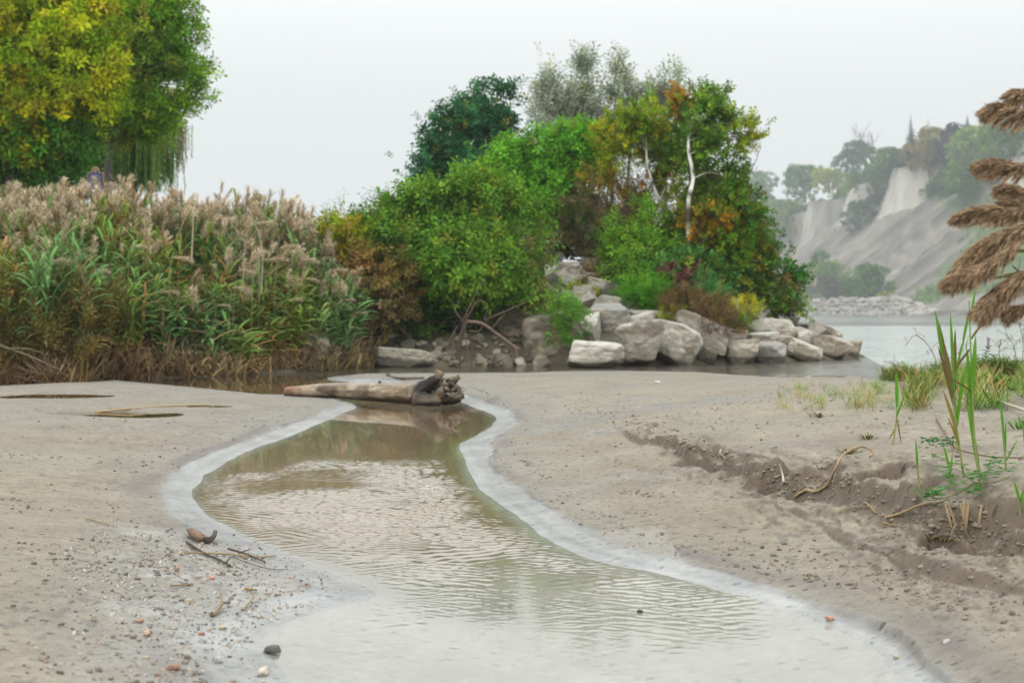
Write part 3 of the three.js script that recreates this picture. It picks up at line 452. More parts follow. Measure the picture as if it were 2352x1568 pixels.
function limbs(parent, trunk, r0, r1, ends, col, o = {}) {  // trunk: points from the foot up; a limb to each lobe, twigs to some of its leaves
  const b = new MB(), R = rnd(o.seed ?? 3); b.tube(trunk, t => lerp(r0, r1, t) * (1 + .5 * Math.exp(-t * 14)), 10, o.colf ?? col, o.col2 ?? col, true, .25, 3); b.build('trunk', barkMat, parent);
  const cv = trunk.length > 2 ? new THREE.CatmullRomCurve3(trunk) : new THREE.LineCurve3(trunk[0], trunk[1]), lb = new MB();
  for (const [c, pts] of ends) {
    let bt = .35, bd = 1e9; for (let t = o.from ?? .3; t <= 1; t += .05) { const p = cv.getPoint(t), dd = p.distanceTo(c) + Math.max(0, p.y - c.y + .2) * 2.5; if (dd < bd) { bd = dd; bt = t; } }
    const a = cv.getPoint(bt), m = a.clone().lerp(c, .55).add(V(0, .1 * bd, 0)), rr = lerp(r0, r1, bt) * (o.thin ?? .5);
    lb.tube([a, m, c], [rr, rr * .4], 6, o.limb ?? col, o.limb ?? col, true, .2, 5);
    for (let k = 0; k < Math.min(o.twigs ?? 14, pts.length); k++) { const p = pts[(R() * pts.length) | 0], s = a.clone().lerp(c, .5 + .5 * R()), mm = s.clone().lerp(p, .5).add(ball(R).multiplyScalar(.15)); lb.tube([s, mm, p], [rr * .28, .006], 4, o.twig ?? col, o.twig ?? col); }
  }
  if (lb.k) lb.build('branch', barkMat, parent);
}

// ---------------------------------------------------------------- trees and shrubs of the headland
const foot = (u, D, dy = -.1) => { const x = (u - CU) * D / F; return V(x, capeH(x, D) + dy, -D); };
const GB = (a, k = 1.9) => a.map(c => [c[0] * k * .95, c[1] * k, c[2] * k * .8]);
const DEEPG = GB([[.012, .05, .025], [.02, .085, .04], [.035, .12, .05]]), BRIGHT = GB([[.03, .09, .01], [.055, .165, .012], [.10, .235, .02]]), BUSH = GB([[.022, .062, .008], [.055, .128, .013], [.135, .225, .028]]);
const SILVER = [[.26, .31, .21], [.38, .43, .31], [.46, .47, .37]], YELG = [[.13, .28, .012], [.28, .42, .015], [.46, .46, .02]], ORNG = [[.13, .22, .012], [.34, .26, .012], [.55, .27, .02]], BRWN = [[.12, .10, .05], [.22, .16, .085], [.30, .2, .10]];
const LIME = [[.08, .21, .014], [.15, .34, .02], [.23, .43, .04]], GOLD = [[.32, .42, .02], [.50, .54, .025], [.62, .58, .04]], PINK = [[.2, .2, .07], [.36, .26, .11], [.46, .27, .14]], OLIVE = [[.09, .09, .025], [.15, .15, .035], [.22, .19, .05]];
const BARK = [.075, .06, .045], TWIG = [.16, .115, .075], WHITE = [.62, .6, .55];
const birchBark = (p, t, d) => { const n = fbm(p.x * 3, p.y * 9, p.z * 3, 3), m = fbm(p.x * 7 + 9, p.y * 3, p.z * 7, 2); return n > .16 || m > .3 ? [.07, .06, .05] : mulc([.66, .64, .59], 1 + .2 * n); };
const S = { broad: spray(11, 11, .5, .19, .11), mid: spray(12, 14, .5, .14, .062), willow: spray(13, 16, .6, .15, .028, { droop: .3 }), fine: spray(14, 18, .45, .10, .022, { droop: .1 }), small: spray(15, 12, .42, .105, .072), sparse: spray(16, 9, .6, .10, .03), poplar: spray(17, 18, .7, .15, .055, { twig: 0, droop: .1 }) };
function grow(name, label, cat, u, D, at, lobes, geo, pal, o, tr) {
  const t = thing(name, label, cat); const f = foot(at, D); t.position.copy(f);
  const g = new THREE.Group(); // built in world places, then carried to the foot of the plant
  const e = crown(t, D, lobes, geo, pal, o); if (tr) limbs(t, tr.map(q => q.isVector3 ? q : W(...q)), o.r0 ?? .15, o.r1 ?? .04, e, o.bark ?? BARK, o);
  for (const c of t.children) { if (c.isInstancedMesh) { const M = new THREE.Matrix4(), N = new THREE.Matrix4().makeTranslation(-f.x, -f.y, -f.z); for (let k = 0; k < c.count; k++) { c.getMatrixAt(k, M); c.setMatrixAt(k, M.premultiply(N)); } } else c.geometry.translate(-f.x, -f.y, -f.z); }
  return t;
}
grow('maple_tree', 'dark green broadleaved tree standing behind the large bush on the headland', 'tree', 0, 58, 1075, [[1120, 250, 48, 48, 0, 250], [1085, 320, 80, 60, 0, 460], [1030, 290, 40, 28, 0, 110], [1150, 310, 38, 30, 0, 110], [1045, 385, 80, 60, 0, 460], [1120, 395, 60, 70, 1, 300], [1010, 425, 50, 45, 0, 210], [1000, 350, 35, 20, 0, 80], [1060, 470, 90, 40, 0, 250]], S.broad, [DEEPG], { seed: 1, s: 1.05, gap: .09, freq: 1.1, up: .5, r0: .2, r1: .05 }, [foot(1075, 58), [1080, 520, 58], [1090, 400, 58], [1110, 290, 58], [1120, 230, 58]]);
{ // silvery poplars: five thin crowns on thin upright stems
  const P = [[1285, [[1255, 250, 42, 70], [1285, 330, 45, 70], [1300, 280, 30, 60], [1275, 210, 25, 30]], [[1290, 480], [1285, 330], [1262, 200]], 'silvery thin tree nearest the dark maple'], [1370, [[1345, 200, 30, 50], [1362, 260, 42, 70], [1370, 340, 45, 60], [1330, 290, 30, 50], [1340, 165, 12, 22]], [[1360, 470], [1362, 300], [1348, 150]], 'tallest silvery thin tree with a feathery top'], [1420, [[1415, 195, 22, 45], [1420, 270, 32, 60], [1400, 330, 36, 60]], [[1405, 470], [1412, 300], [1414, 150]], 'silvery thin tree beside the tallest one'], [1450, [[1445, 215, 22, 35], [1462, 260, 22, 40], [1450, 300, 30, 50]], [[1440, 470], [1448, 310], [1446, 185]], 'slight silvery tree just behind the birch top'], [1530, [[1525, 215, 35, 30], [1510, 245, 28, 30], [1545, 200, 18, 22], [1530, 265, 40, 30]], [[1530, 450], [1527, 300], [1528, 180]], 'sparse silvery tree rising between the two birches']];
  P.forEach(([u, l, tr, lab], k) => grow('poplar_tree', lab, 'tree', 0, 62 + k * .3, u, l.map(([a, b, c, d]) => [a, b, c * .62, d * 1.1, 0, Math.round(c * d * .05)]), S.poplar, [SILVER], { seed: 20 + k, s: 1.15, gap: -.02, freq: 1.2, up: 1, out: .4, hollow: .8, r0: .1, r1: .02, bark: [.16, .14, .11], thin: .3, twigs: 5, twig: [.2, .18, .14] }, [foot(u, 62 + k * .3), ...tr.map(([a, b]) => [a, b, 62 + k * .3])]));
}
grow('young_maple', 'bright green layered tree between the dark maple and the birches', 'tree', 0, 51, 1260, [[1270, 360, 80, 40, 0, 330], [1200, 390, 70, 40, 0, 330], [1330, 345, 55, 40, 0, 200], [1240, 430, 110, 45, 0, 520], [1160, 440, 50, 30, -.5, 170], [1330, 400, 50, 45, 0, 200], [1290, 480, 70, 35, 0, 230], [1220, 480, 60, 30, 0, 200]], S.mid, [BRIGHT], { seed: 2, s: 1.15, up: .1, out: 1, gap: .02, r0: .12, r1: .03, twigs: 20 }, [foot(1260, 51), [1270, 530, 51], [1285, 430, 51], [1300, 340, 51]]);
grow('brown_shrub', 'leafless looking brown thicket with a few orange leaves under the birches', 'shrub', 0, 49.5, 1400, [[1360, 450, 56, 46, 0, 110, 2], [1420, 500, 70, 55, 0, 150], [1340, 520, 60, 40, 0, 100, 2], [1470, 470, 50, 70, 0, 120, 2], [1385, 405, 34, 18, -.5, 60, 1], [1440, 470, 12, 22, -.7, 20, 1], [1500, 500, 40, 50, 0, 80], [1400, 560, 100, 30, 1, 160, 2]], S.fine, [BRWN, [[.34, .30, .02], [.52, .34, .02]], [[.10, .14, .04], [.17, .18, .07], [.24, .2, .1]]], { seed: 3, s: 1, gap: .0, r0: .07, r1: .02, bark: TWIG, twigs: 40, thin: .4 }, [foot(1400, 49.5), [1400, 540, 49.5], [1410, 440, 49.5]]);
const BO = { bark: [.6, .58, .53], limb: [.55, .53, .48], twig: [.16, .11, .08], colf: birchBark, r0: .09, r1: .03, twigs: 12, thin: .34 };
grow('birch_tree', 'slanting white stemmed birch with yellow green crown behind the taller birch', 'tree', 0, 48.5, 1540, [[1480, 270, 45, 35, 0, 230], [1430, 310, 45, 40, 0, 230, 0], [1510, 330, 50, 46, 1, 220], [1420, 365, 28, 22, 0, 60, 0], [1540, 340, 30, 50, .5, 140, 0], [1545, 420, 40, 56, 1.2, 150, 0], [1465, 300, 25, 25, -.3, 90, 0], [1500, 400, 26, 40, .9, 90, 1]], S.small, [YELG, ORNG], { seed: 4, s: 1.0, gap: .11, freq: 1.6, ...BO }, [foot(1560, 48.5), [1548, 540, 48.3], [1528, 488, 48.2], [1503, 432, 48], [1488, 385, 48], [1484, 335, 48]]);
grow('birch_tree', 'tall upright birch with orange tipped green crown and forked white trunk', 'tree', 0, 47, 1580, [[1625, 225, 34, 30, 0, 130], [1572, 245, 22, 20, 0, 60, 1], [1600, 280, 50, 45, 0, 290], [1650, 290, 40, 40, 0, 200], [1630, 350, 60, 50, 0, 330], [1690, 310, 40, 26, 0, 100, 2], [1570, 345, 34, 46, 1.2, 100], [1660, 405, 50, 35, 0, 160], [1715, 290, 16, 16, 0, 30, 2], [1600, 420, 50, 36, 1.2, 110, 2]], S.small, [BUSH, ORNG, YELG], { seed: 5, s: 1.0, gap: .11, freq: 1.6, ...BO }, [foot(1584, 46.2), [1583, 560, 45.9], [1581, 460, 45.7], [1592, 410, 45.9], [1582, 350, 46], [1584, 300, 46.6], [1605, 240, 47]]);
grow('birch_tree', 'lower birch with drooping orange and green foliage at the edge of the headland', 'tree', 0, 46.5, 1650, [[1625, 485, 50, 36, .6, 240, 2], [1690, 480, 60, 40, 0, 330, 2], [1590, 540, 60, 50, 1.4, 260, 2], [1640, 500, 26, 18, -.6, 70, 1], [1600, 510, 20, 22, -.4, 60, 1], [1740, 600, 14, 16, -.6, 26, 1], [1660, 550, 70, 50, 0, 400, 2], [1720, 545, 50, 50, 0, 260, 2], [1690, 610, 70, 45, 0, 360, 2], [1755, 620, 60, 28, 0, 220, 0], [1790, 632, 36, 14, 0, 90, 0], [1728, 560, 24, 26, -.5, 50, 1], [1625, 600, 50, 50, 1.2, 200, 2], [1555, 500, 36, 30, 1, 80, 2], [1700, 660, 60, 30, 0, 170, 0], [1680, 450, 30, 25, 0, 80, 2]], S.small, [[[.035, .15, .02], [.06, .22, .02], [.11, .28, .03]], ORNG, [[.05, .16, .012], [.09, .24, .015], [.14, .28, .015], [.30, .30, .02]]], { seed: 6, s: 1.05, gap: .06, freq: 1.6, up: -.1, hang: .2, ...BO, r0: .12, r1: .03 }, [foot(1592, 46.5), [1600, 590, 46.3], [1640, 520, 46.5], [1670, 450, 46.6]]);
{ // bare branches at the edge of the crown
  const t = thing('dead_branch', 'bare dead branch reaching out of the birch crown into the sky', 'branch', W(1690, 440, 46.8)), b = new MB(), o = W(1690, 440, 46.8), q = (...a) => W(...a, 46.8).sub(o);
  b.tube([q(1668, 452), q(1700, 415), q(1728, 385), q(1742, 352), q(1748, 325)], [.03, .006], 5, [.2, .18, .16]); for (const l of [[[1705, 410], [1700, 395], [1706, 375]], [[1728, 386], [1716, 360]], [[1740, 358], [1730, 345]], [[1715, 402], [1735, 392], [1740, 380]], [[1690, 425], [1680, 405], [1690, 385]]]) b.tube(l.map(a => q(...a)), [.014, .004], 4, [.2, .18, .16]);
  b.build('branch', barkMat, t);
  const t2 = thing('dead_branch', 'short broken white branch in the brown thicket', 'branch', W(1490, 535, 48)), b2 = new MB(), o2 = W(1490, 535, 48); b2.tube([[1500, 552], [1485, 528], [1474, 508]].map(a => W(...a, 48).sub(o2)), [.05, .025], 6, WHITE); b2.build('branch', barkMat, t2);
}
const MIXG = [BUSH, [[.14, .17, .05], [.24, .22, .09], [.30, .26, .14]], [[.02, .09, .012], [.04, .17, .02], [.07, .24, .03]], [[.12, .17, .03], [.20, .25, .05], [.26, .24, .08]]];
grow('willow_bush', 'large rounded green bush overhanging the stony shore beside the boulders', 'shrub', 0, 43, 1075, [
  [1080, 510, 120, 70, -.3, 700], [960, 540, 80, 70, -.3, 420], [1150, 540, 76, 58, 0, 300, 0], [1110, 460, 60, 30, 0, 170], [1000, 480, 50, 30, 0, 130], [900, 560, 40, 60, 0, 150], [1060, 600, 130, 66, -1.7, 800], [955, 635, 62, 50, .1, 260, 2], [1125, 630, 84, 54, -1.6, 380, 0], [1195, 585, 50, 34, 0, 100, 1], [1120, 685, 90, 30, -1.4, 200, 0], [1200, 660, 40, 40, -.9, 110, 3], [1010, 690, 60, 40, .2, 150, 2], [920, 690, 46, 50, .2, 130, 2], [1200, 690, 60, 36, -.9, 140, 3], [1000, 740, 120, 36, 1.2, 150, 2], [950, 745, 24, 16, -1.3, 40, 0], [1070, 785, 36, 18, .2, 36, 2], [980, 800, 40, 12, -1.4, 30, 0] ],
  S.mid, MIXG, { seed: 7, s: 1.05, gap: .07, freq: .95, up: .45, dep: .9, r0: .1, r1: .03, bark: TWIG, twigs: 26, thin: .45, twig: [.22, .15, .10] }, [foot(1080, 42.5), W(1085, 720, 42), W(1075, 610, 42.5), W(1080, 520, 43)]);
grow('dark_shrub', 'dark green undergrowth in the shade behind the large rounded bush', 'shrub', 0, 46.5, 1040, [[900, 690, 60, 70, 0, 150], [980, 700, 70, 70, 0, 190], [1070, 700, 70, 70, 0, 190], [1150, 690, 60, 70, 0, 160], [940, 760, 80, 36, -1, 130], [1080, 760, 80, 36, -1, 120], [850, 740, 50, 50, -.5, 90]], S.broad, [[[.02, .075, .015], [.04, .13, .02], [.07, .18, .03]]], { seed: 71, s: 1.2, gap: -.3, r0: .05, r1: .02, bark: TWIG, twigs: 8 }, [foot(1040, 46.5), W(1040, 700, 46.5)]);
grow('dark_shrub', 'dark tangled undergrowth below the leafless brown thicket', 'shrub', 0, 53, 1370, [[1300, 540, 50, 40, 0, 110], [1370, 545, 60, 40, 0, 130], [1450, 550, 60, 40, 0, 130], [1520, 560, 50, 40, 0, 90]], S.broad, [[[.05, .08, .02], [.08, .12, .03], [.13, .13, .05]]], { seed: 72, s: 1.1, gap: -.2, r0: .05, r1: .02, bark: TWIG, twigs: 14 }, [foot(1370, 53), W(1370, 560, 53)]);
grow('autumn_shrub', 'yellow and russet shrub between the reeds and the large bush', 'shrub', 0, 41, 820, [[790, 560, 60, 40, 0, 300, 0], [760, 590, 40, 40, 0, 150, 0], [850, 560, 50, 40, .5, 200, 1], [830, 630, 70, 45, -.6, 330, 2], [890, 640, 50, 50, -.4, 190, 2], [800, 690, 80, 40, -.8, 300, 3], [880, 710, 50, 40, -.8, 150, 3], [830, 760, 70, 40, -.6, 150, 3], [860, 530, 50, 20, .5, 90, 1], [750, 650, 40, 40, 0, 130, 2]], S.small, [[[.16, .30, .01], [.28, .38, .015], [.42, .34, .02]], BUSH, [[.14, .20, .03], [.26, .22, .05], [.40, .24, .08]], [[.10, .12, .03], [.20, .16, .06], [.28, .2, .10]]], { seed: 8, s: 1.15, gap: -.12, r0: .06, r1: .02, bark: TWIG, twigs: 24 }, [foot(830, 41), W(830, 700, 41), W(820, 580, 41)]);
grow('sapling', 'thin sapling with a few leaves sticking up above the russet shrub', 'shrub', 0, 44, 880, [[870, 490, 18, 18, 0, 22], [930, 480, 14, 14, 0, 14], [890, 470, 12, 12, 0, 12], [850, 530, 20, 24, 0, 30], [975, 460, 18, 10, 0, 14], [820, 510, 30, 14, 0, 20], [770, 505, 40, 20, 0, 30]], S.sparse, [BUSH], { seed: 9, s: .9, gap: -1, r0: .03, r1: .012, twigs: 8, bark: TWIG }, [foot(880, 44), W(878, 600, 44), W(872, 480, 44)]);
grow('light_shrub', 'light green feathery shrub in front of the birch trunks', 'shrub', 0, 46, 1450, [[1450, 580, 70, 40, 0, 300], [1440, 530, 50, 30, 0, 130], [1470, 490, 14, 26, 0, 40], [1405, 550, 26, 20, 0, 40], [1510, 590, 50, 40, 0, 150], [1480, 625, 50, 28, -.6, 150], [1545, 600, 40, 25, 0, 90]], S.mid, [LIME], { seed: 10, s: .85, gap: -.1, r0: .04, r1: .015, bark: TWIG, twigs: 14 }, [foot(1455, 46), W(1455, 600, 46), W(1465, 500, 46)]);
grow('low_shrub', 'mid green shrub spreading along the top of the boulders', 'shrub', 0, 45.4, 1560, [[1540, 630, 60, 35, 0, 210], [1610, 640, 50, 35, 0, 180], [1580, 600, 40, 20, .5, 80], [1640, 670, 40, 28, 0, 130], [1500, 640, 40, 30, -.3, 110], [1555, 650, 36, 20, -.8, 70, 1]], S.small, [[[.05, .17, .025], [.09, .27, .04], [.15, .36, .07]], [[.14, .06, .05], [.24, .09, .09]]], { seed: 11, s: 1.1, gap: -.1, r0: .03, r1: .01, bark: TWIG, twigs: 12 }, [foot(1570, 45.4), W(1570, 640, 45.4)]);
grow('round_shrub', 'vivid green rounded shrub right above the white topped block', 'shrub', 0, 43.2, 1480, [[1480, 680, 56, 40, 0, 330], [1450, 705, 40, 26, 0, 120], [1520, 700, 28, 26, 0, 90]], S.fine, [[[.05, .19, .01], [.09, .31, .012], [.15, .40, .025]]], { seed: 12, s: .8, gap: -.2, r0: .02, r1: .01, bark: TWIG }, [foot(1480, 43.2), W(1480, 700, 43.2)]);
grow('round_shrub', 'small bluish green shrub above the brown heath', 'shrub', 0, 43.8, 1610, [[1612, 682, 36, 26, 0, 150], [1580, 690, 20, 20, 0, 50], [1650, 690, 26, 18, 0, 60]], S.fine, [[[.05, .17, .04], [.08, .25, .06], [.12, .31, .08]]], { seed: 13, s: .8, gap: -.2, r0: .02, r1: .01, bark: TWIG }, [foot(1610, 43.8), W(1610, 690, 43.8)]);
grow('pink_shrub', 'pinkish brown low shrub beside the rocks of the slope', 'shrub', 0, 46.5, 1390, [[1395, 622, 34, 18, 0, 100], [1430, 645, 30, 16, -.3, 70]], S.small, [PINK], { seed: 14, s: .95, gap: -.2, r0: .02, r1: .01, bark: TWIG }, [foot(1390, 46.5), W(1392, 630, 46.5)]);
grow('heath_shrub', 'russet brown dried heath lying over the long pale slab', 'shrub', 0, 42, 1600, [[1600, 715, 66, 34, 0, 300], [1650, 740, 45, 26, -.4, 170], [1560, 700, 36, 30, .2, 110], [1545, 730, 24, 18, 0, 60, 1]], S.fine, [[[.10, .075, .03], [.19, .125, .055], [.27, .16, .075]], YELG], { seed: 15, s: .75, gap: -.25, up: .6, r0: .02, r1: .01, bark: TWIG }, [foot(1600, 42), W(1605, 720, 42)]);
grow('goldenrod', 'bright yellow goldenrod in front of the round weathered boulder', 'plant', 0, 43.6, 1700, [[1700, 712, 36, 22, 0, 150], [1690, 738, 34, 18, -.2, 80, 1], [1700, 758, 16, 14, -.4, 30, 1]], S.fine, [GOLD, LIME], { seed: 16, s: .6, gap: -.3, up: 1, r0: .015, r1: .006, bark: [.1, .14, .04] }, [foot(1700, 43.6), W(1700, 730, 43.6)]);
grow('goldenrod', 'yellow green goldenrod on the broad grey boulder of the slope', 'plant', 0, 44.6, 1340, [[1342, 678, 34, 16, 0, 110], [1325, 670, 16, 12, 0, 30]], S.fine, [GOLD], { seed: 17, s: .55, gap: -.3, up: 1, r0: .015, r1: .006, bark: [.1, .14, .04] }, [foot(1340, 44.6), W(1342, 685, 44.6)]);
grow('edge_shrub', 'green and red mottled shrub under the drooping birch near the tip', 'shrub', 0, 46, 1770, [[1770, 690, 50, 28, 0, 200], [1730, 675, 36, 22, 0, 90], [1805, 710, 28, 24, -.3, 90, 1], [1760, 720, 36, 14, -.4, 60]], S.small, [[[.08, .16, .03], [.16, .22, .04], [.28, .18, .07]], BUSH], { seed: 18, s: 1, gap: -.15, r0: .03, r1: .01, bark: TWIG }, [foot(1770, 46), W(1775, 700, 46)]);
grow('hanging_vine', 'leafy branch hanging down over the big dark brown boulder', 'plant', 0, 39.3, 1300, [[1285, 700, 30, 30, .3, 70], [1310, 735, 28, 34, 0, 100], [1325, 765, 16, 20, -.1, 30], [1270, 780, 10, 8, -.2, 8]], S.mid, [[[.07, .21, .02], [.13, .32, .03], [.20, .40, .05]]], { seed: 19, s: .55, gap: -.2, hang: .8, r0: .02, r1: .008, bark: TWIG }, [W(1255, 650, 40), W(1290, 690, 39.6), W(1315, 745, 39.3)]);
{ // uprooted stump with a long fallen limb
  const t = thing('driftwood_stump', 'uprooted brown stump with a long forked limb on the stony shore', 'driftwood', W(1080, 800, 39.4)), o = t.position, q = (u, v, D = 39.2) => W(u, v, D).sub(o), c = [.085, .055, .04], c2 = [.19, .13, .095];
  const a = new MB(); a.tube([q(1052, 832), q(1055, 790), q(1068, 745), q(1075, 730)], [.075, .05], 8, c, c, true, .6, 2); a.build('stump', barkMat, t);
  const b = new MB(); b.tube([q(1068, 738), q(1105, 742), q(1140, 765), q(1170, 787), q(1188, 800)], [.05, .028], 7, c2, c2, true, .3); b.tube([q(1184, 797), q(1190, 825)], [.04, .015], 5, c2); b.tube([q(1178, 793), q(1196, 803)], [.04, .02], 5, c2); b.build('limb', barkMat, t);
  const d = new MB(); for (const l of [[[1066, 742], [1072, 790], [1078, 832]], [[1078, 760], [1100, 760], [1110, 745]], [[1050, 750], [1035, 775], [1028, 800]], [[1060, 735], [1045, 710], [1055, 690]], [[1062, 740], [1080, 700], [1110, 640]], [[1112, 735], [1160, 715], [1215, 690]], [[1130, 756], [1145, 735], [1160, 720]], [[1045, 760], [1040, 800], [1035, 830]], [[1072, 730], [1100, 690], [1120, 700], [1112, 735]], [[1085, 815], [1098, 835]]]) d.tube(l.map(([u, v]) => q(u, v, 39.1)), [.026, .008], 5, c, c2, true, .3); d.build('root', barkMat, t);
}

// ---------------------------------------------------------------- the reed bed
const PLUME = [[.46, .37, .25], [.54, .45, .32], [.38, .295, .19], [.47, .37, .235]];
function reedGeo(seed, h, o = {}) {
  const R = rnd(seed), b = new MB(), n = o.n ?? 12, green = o.green ?? 1, lean = V((R() - .3) * .5, 0, (R() - .5) * .4);
  const at = t => V(lean.x * t * t * h * .4, t * h, lean.z * t * t * h * .4);
  b.tube([at(0), at(.33), at(.66), at(1)], [.012, .006], 4, [.28, .2, .10], [.20, .22, .07]);
  for (let k = 0; k < n; k++) {
    const t = .12 + .83 * (k + R() * .7) / n, a = (k % 2 ? 0 : Math.PI) + (R() - .5) * 2.2 + (o.turn ?? 0), d = V(Math.cos(a), .9 + .9 * R(), Math.sin(a) * .7), q = R(), dead = t < .33 ? q < .75 : q < .13;
    const c = dead ? mulc([.34, .24, .12], .6 + .6 * R()) : mulc(mixc([.075, .23, .04], [.20, .36, .12], R()), (.75 + .5 * R()) * green), c2 = dead ? c : R() < .35 ? mixc(c, [.42, .40, .22], .5) : c;
    b.blade(at(t), d, (.48 + .4 * R()) * (o.ll ?? 1), .046 + .026 * R(), 1.6 + 1.6 * R(), 5, c, c2);
  }
  return b.make();
}
function plumeGeo(seed, o = {}) {                    // feathery seed head, drooping to one side
  const R = rnd(seed), b = new MB(), L = .38;
  for (let k = 0; k < 84; k++) {
    const t = k / 84, p = V(.10 * t * t, t * L, 0), w = Math.sin(Math.PI * (.12 + .8 * t)), a = R() * 6.28, d = V(Math.cos(a) * .55 + .35 * t + .15, .9, Math.sin(a) * .55), c = mulc(PLUME[(R() * 4) | 0], .75 + .5 * R());
    b.blade(p, d, (.10 + .13 * R()) * (w + .15), .011, 2.6, 3, c, mulc(c, 1.15));
  }
  return b.make();
}
{
  const R = rnd(401), front = u => u < 150 ? 30.1 : u < 260 ? lerp(30.1, 31.6, (u - 150) / 110) : u < 520 ? lerp(31.6, 33.1, (u - 260) / 260) : u < 700 ? lerp(33.1, 36.2, (u - 520) / 180) : lerp(36.2, 38.2, (u - 700) / 120);
  const topV = u => u < 120 ? 408 : u < 250 ? lerp(408, 432, (u - 120) / 130) : u < 420 ? lerp(428, 440, (u - 250) / 170) : u < 690 ? lerp(440, 476, (u - 420) / 270) : lerp(476, 545, (u - 690) / 120);
  const mats = [[], [], [], []], cols = [[], [], [], []], pm = [[], [], []], pc = [[], [], []], sm = [], sc = [];
  const geos = [reedGeo(411, 3, { turn: .1 }), reedGeo(412, 3, { n: 15 }), reedGeo(413, 3, { n: 13, turn: .4, green: .9 }), reedGeo(414, 3, { n: 16, ll: 1.15 })], pl = [plumeGeo(421), plumeGeo(422), plumeGeo(423)];
  for (let k = 0; k < 2500; k++) {
    const u = -420 + 1235 * R(), f = front(u), t = R() ** .85, D = f + .15 + t * 6.2 * (u > 650 ? .7 : 1), x = (u - CU) * D / F, y0 = capeH(x, D) - .05;
    if (fbm(x * .9, D * .9, 5, 2) < -.24) continue;
    const full = (EYE + (HV - topV(u) - 26) * D / F - y0) * (1 + .30 * fbm(x * 1.1, D * .5, 15, 3)), prof = lerp(.44 + .34 * fbm(x * .8, 2, 1, 2), 1, Math.pow(clamp(t * 1.25), .75)), h = Math.max(.8, full * prof * (.86 + .17 * R()) - .15), s = h / 3;
    const lean = V((R() - .35) * .3, 1, (1 - t) * .35 * R() + (R() - .5) * .25), g = (R() * 4) | 0, cn = fbm(x * .7, D * .7, 9, 3);
    mats[g].push(aim(V(x, y0, -D), lean, R() * 6.28, V(1, s, 1))); cols[g].push(mulc(mixc([1, 1, 1], [1.45, 1.08, .5], clamp(.25 + cn * 2.2)), .7 + .6 * R()));
    const pch = t > .62 ? .72 : t > .4 ? .3 : t > .2 ? .1 : .04; if (R() < pch) {
      const top = lean.clone().normalize().multiplyScalar(h * .97).add(V(x, y0, -D)), i = (R() * 3) | 0;
      pm[i].push(aim(top, V((R() - .25) * .9, 1, (R() - .3) * .5), R() * 6.28, .85 + .55 * R())); pc[i].push(mulc([1, 1, 1], .8 + .4 * R()));
      if (R() < (t > .55 ? .4 : .08)) { const i2 = (R() * 3) | 0; pm[i2].push(aim(top.clone().add(V((R() - .5) * .3, -.22 * R(), (R() - .5) * .3)), V((R() - .2) * 1.1, 1, (R() - .3) * .6), R() * 6.28, .85 + .5 * R())); pc[i2].push(mulc([1, .98, .94], .75 + .4 * R())); }
    }
  }
  const bed = new THREE.Group(); bed.name = 'reed_bed'; scene.add(bed); stuffTag(bed, 'tall dense bed of green reeds with tan feathery plumes along the back channel', 'reeds');
  geos.forEach((g, i) => inst('reed_foliage', g, leafMat, mats[i], cols[i], bed)); pl.forEach((g, i) => inst('reed_plumes', g, dryMat, pm[i], pc[i], bed));
  // last year's dry stalks and brown grass at the foot of the reeds
  const dg = new MB(), R3 = rnd(431); for (let k = 0; k < 9; k++) { const d = V((R3() - .5) * .7, 1, (R3() - .5) * .6 + .15); dg.blade(V((R3() - .5) * .3, 0, (R3() - .5) * .3), d, .5 + .6 * R3(), .02 + .014 * R3(), .8 + R3() * 1.6, 4, mulc([.26, .165, .065], .6 + .8 * R3()), mulc([.36, .25, .12], .7 + .5 * R3())); }
  for (let k = 0; k < 4; k++) dg.tube([V((R3() - .5) * .3, 0, 0), V((R3() - .5) * .7, .8 + R3() * .6, .2 + (R3() - .5) * .4)], [.009, .005], 3, [.33, .23, .12], [.36, .27, .16], false);
  const dgeo = dg.make(); for (let k = 0; k < 430; k++) { const u = -420 + 1270 * R(), D = front(u) - .05 + R() * R() * 2.4, x = (u - CU) * D / F; sm.push(aim(V(x, Math.max(-.03, capeH(x, D) - .05), -D), V((R() - .5) * .4, 1, .25 * R()), R() * 6.28, V(.9 + .8 * R(), .25 + .5 * R() * (1 + 1.3 * fbm(x * 1.3, 5, 2, 2)), .9 + .8 * R()))); const n = fbm(x, D, 3, 2); sc.push(mulc([1, 1 + .35 * Math.max(0, n), 1], .6 + .7 * R())); }
  const dgm = inst('dry_grass', dgeo, dryMat, sm, sc); stuffTag(dgm, 'brown dry grass and old stalks at the foot of the reeds', 'dry grass');
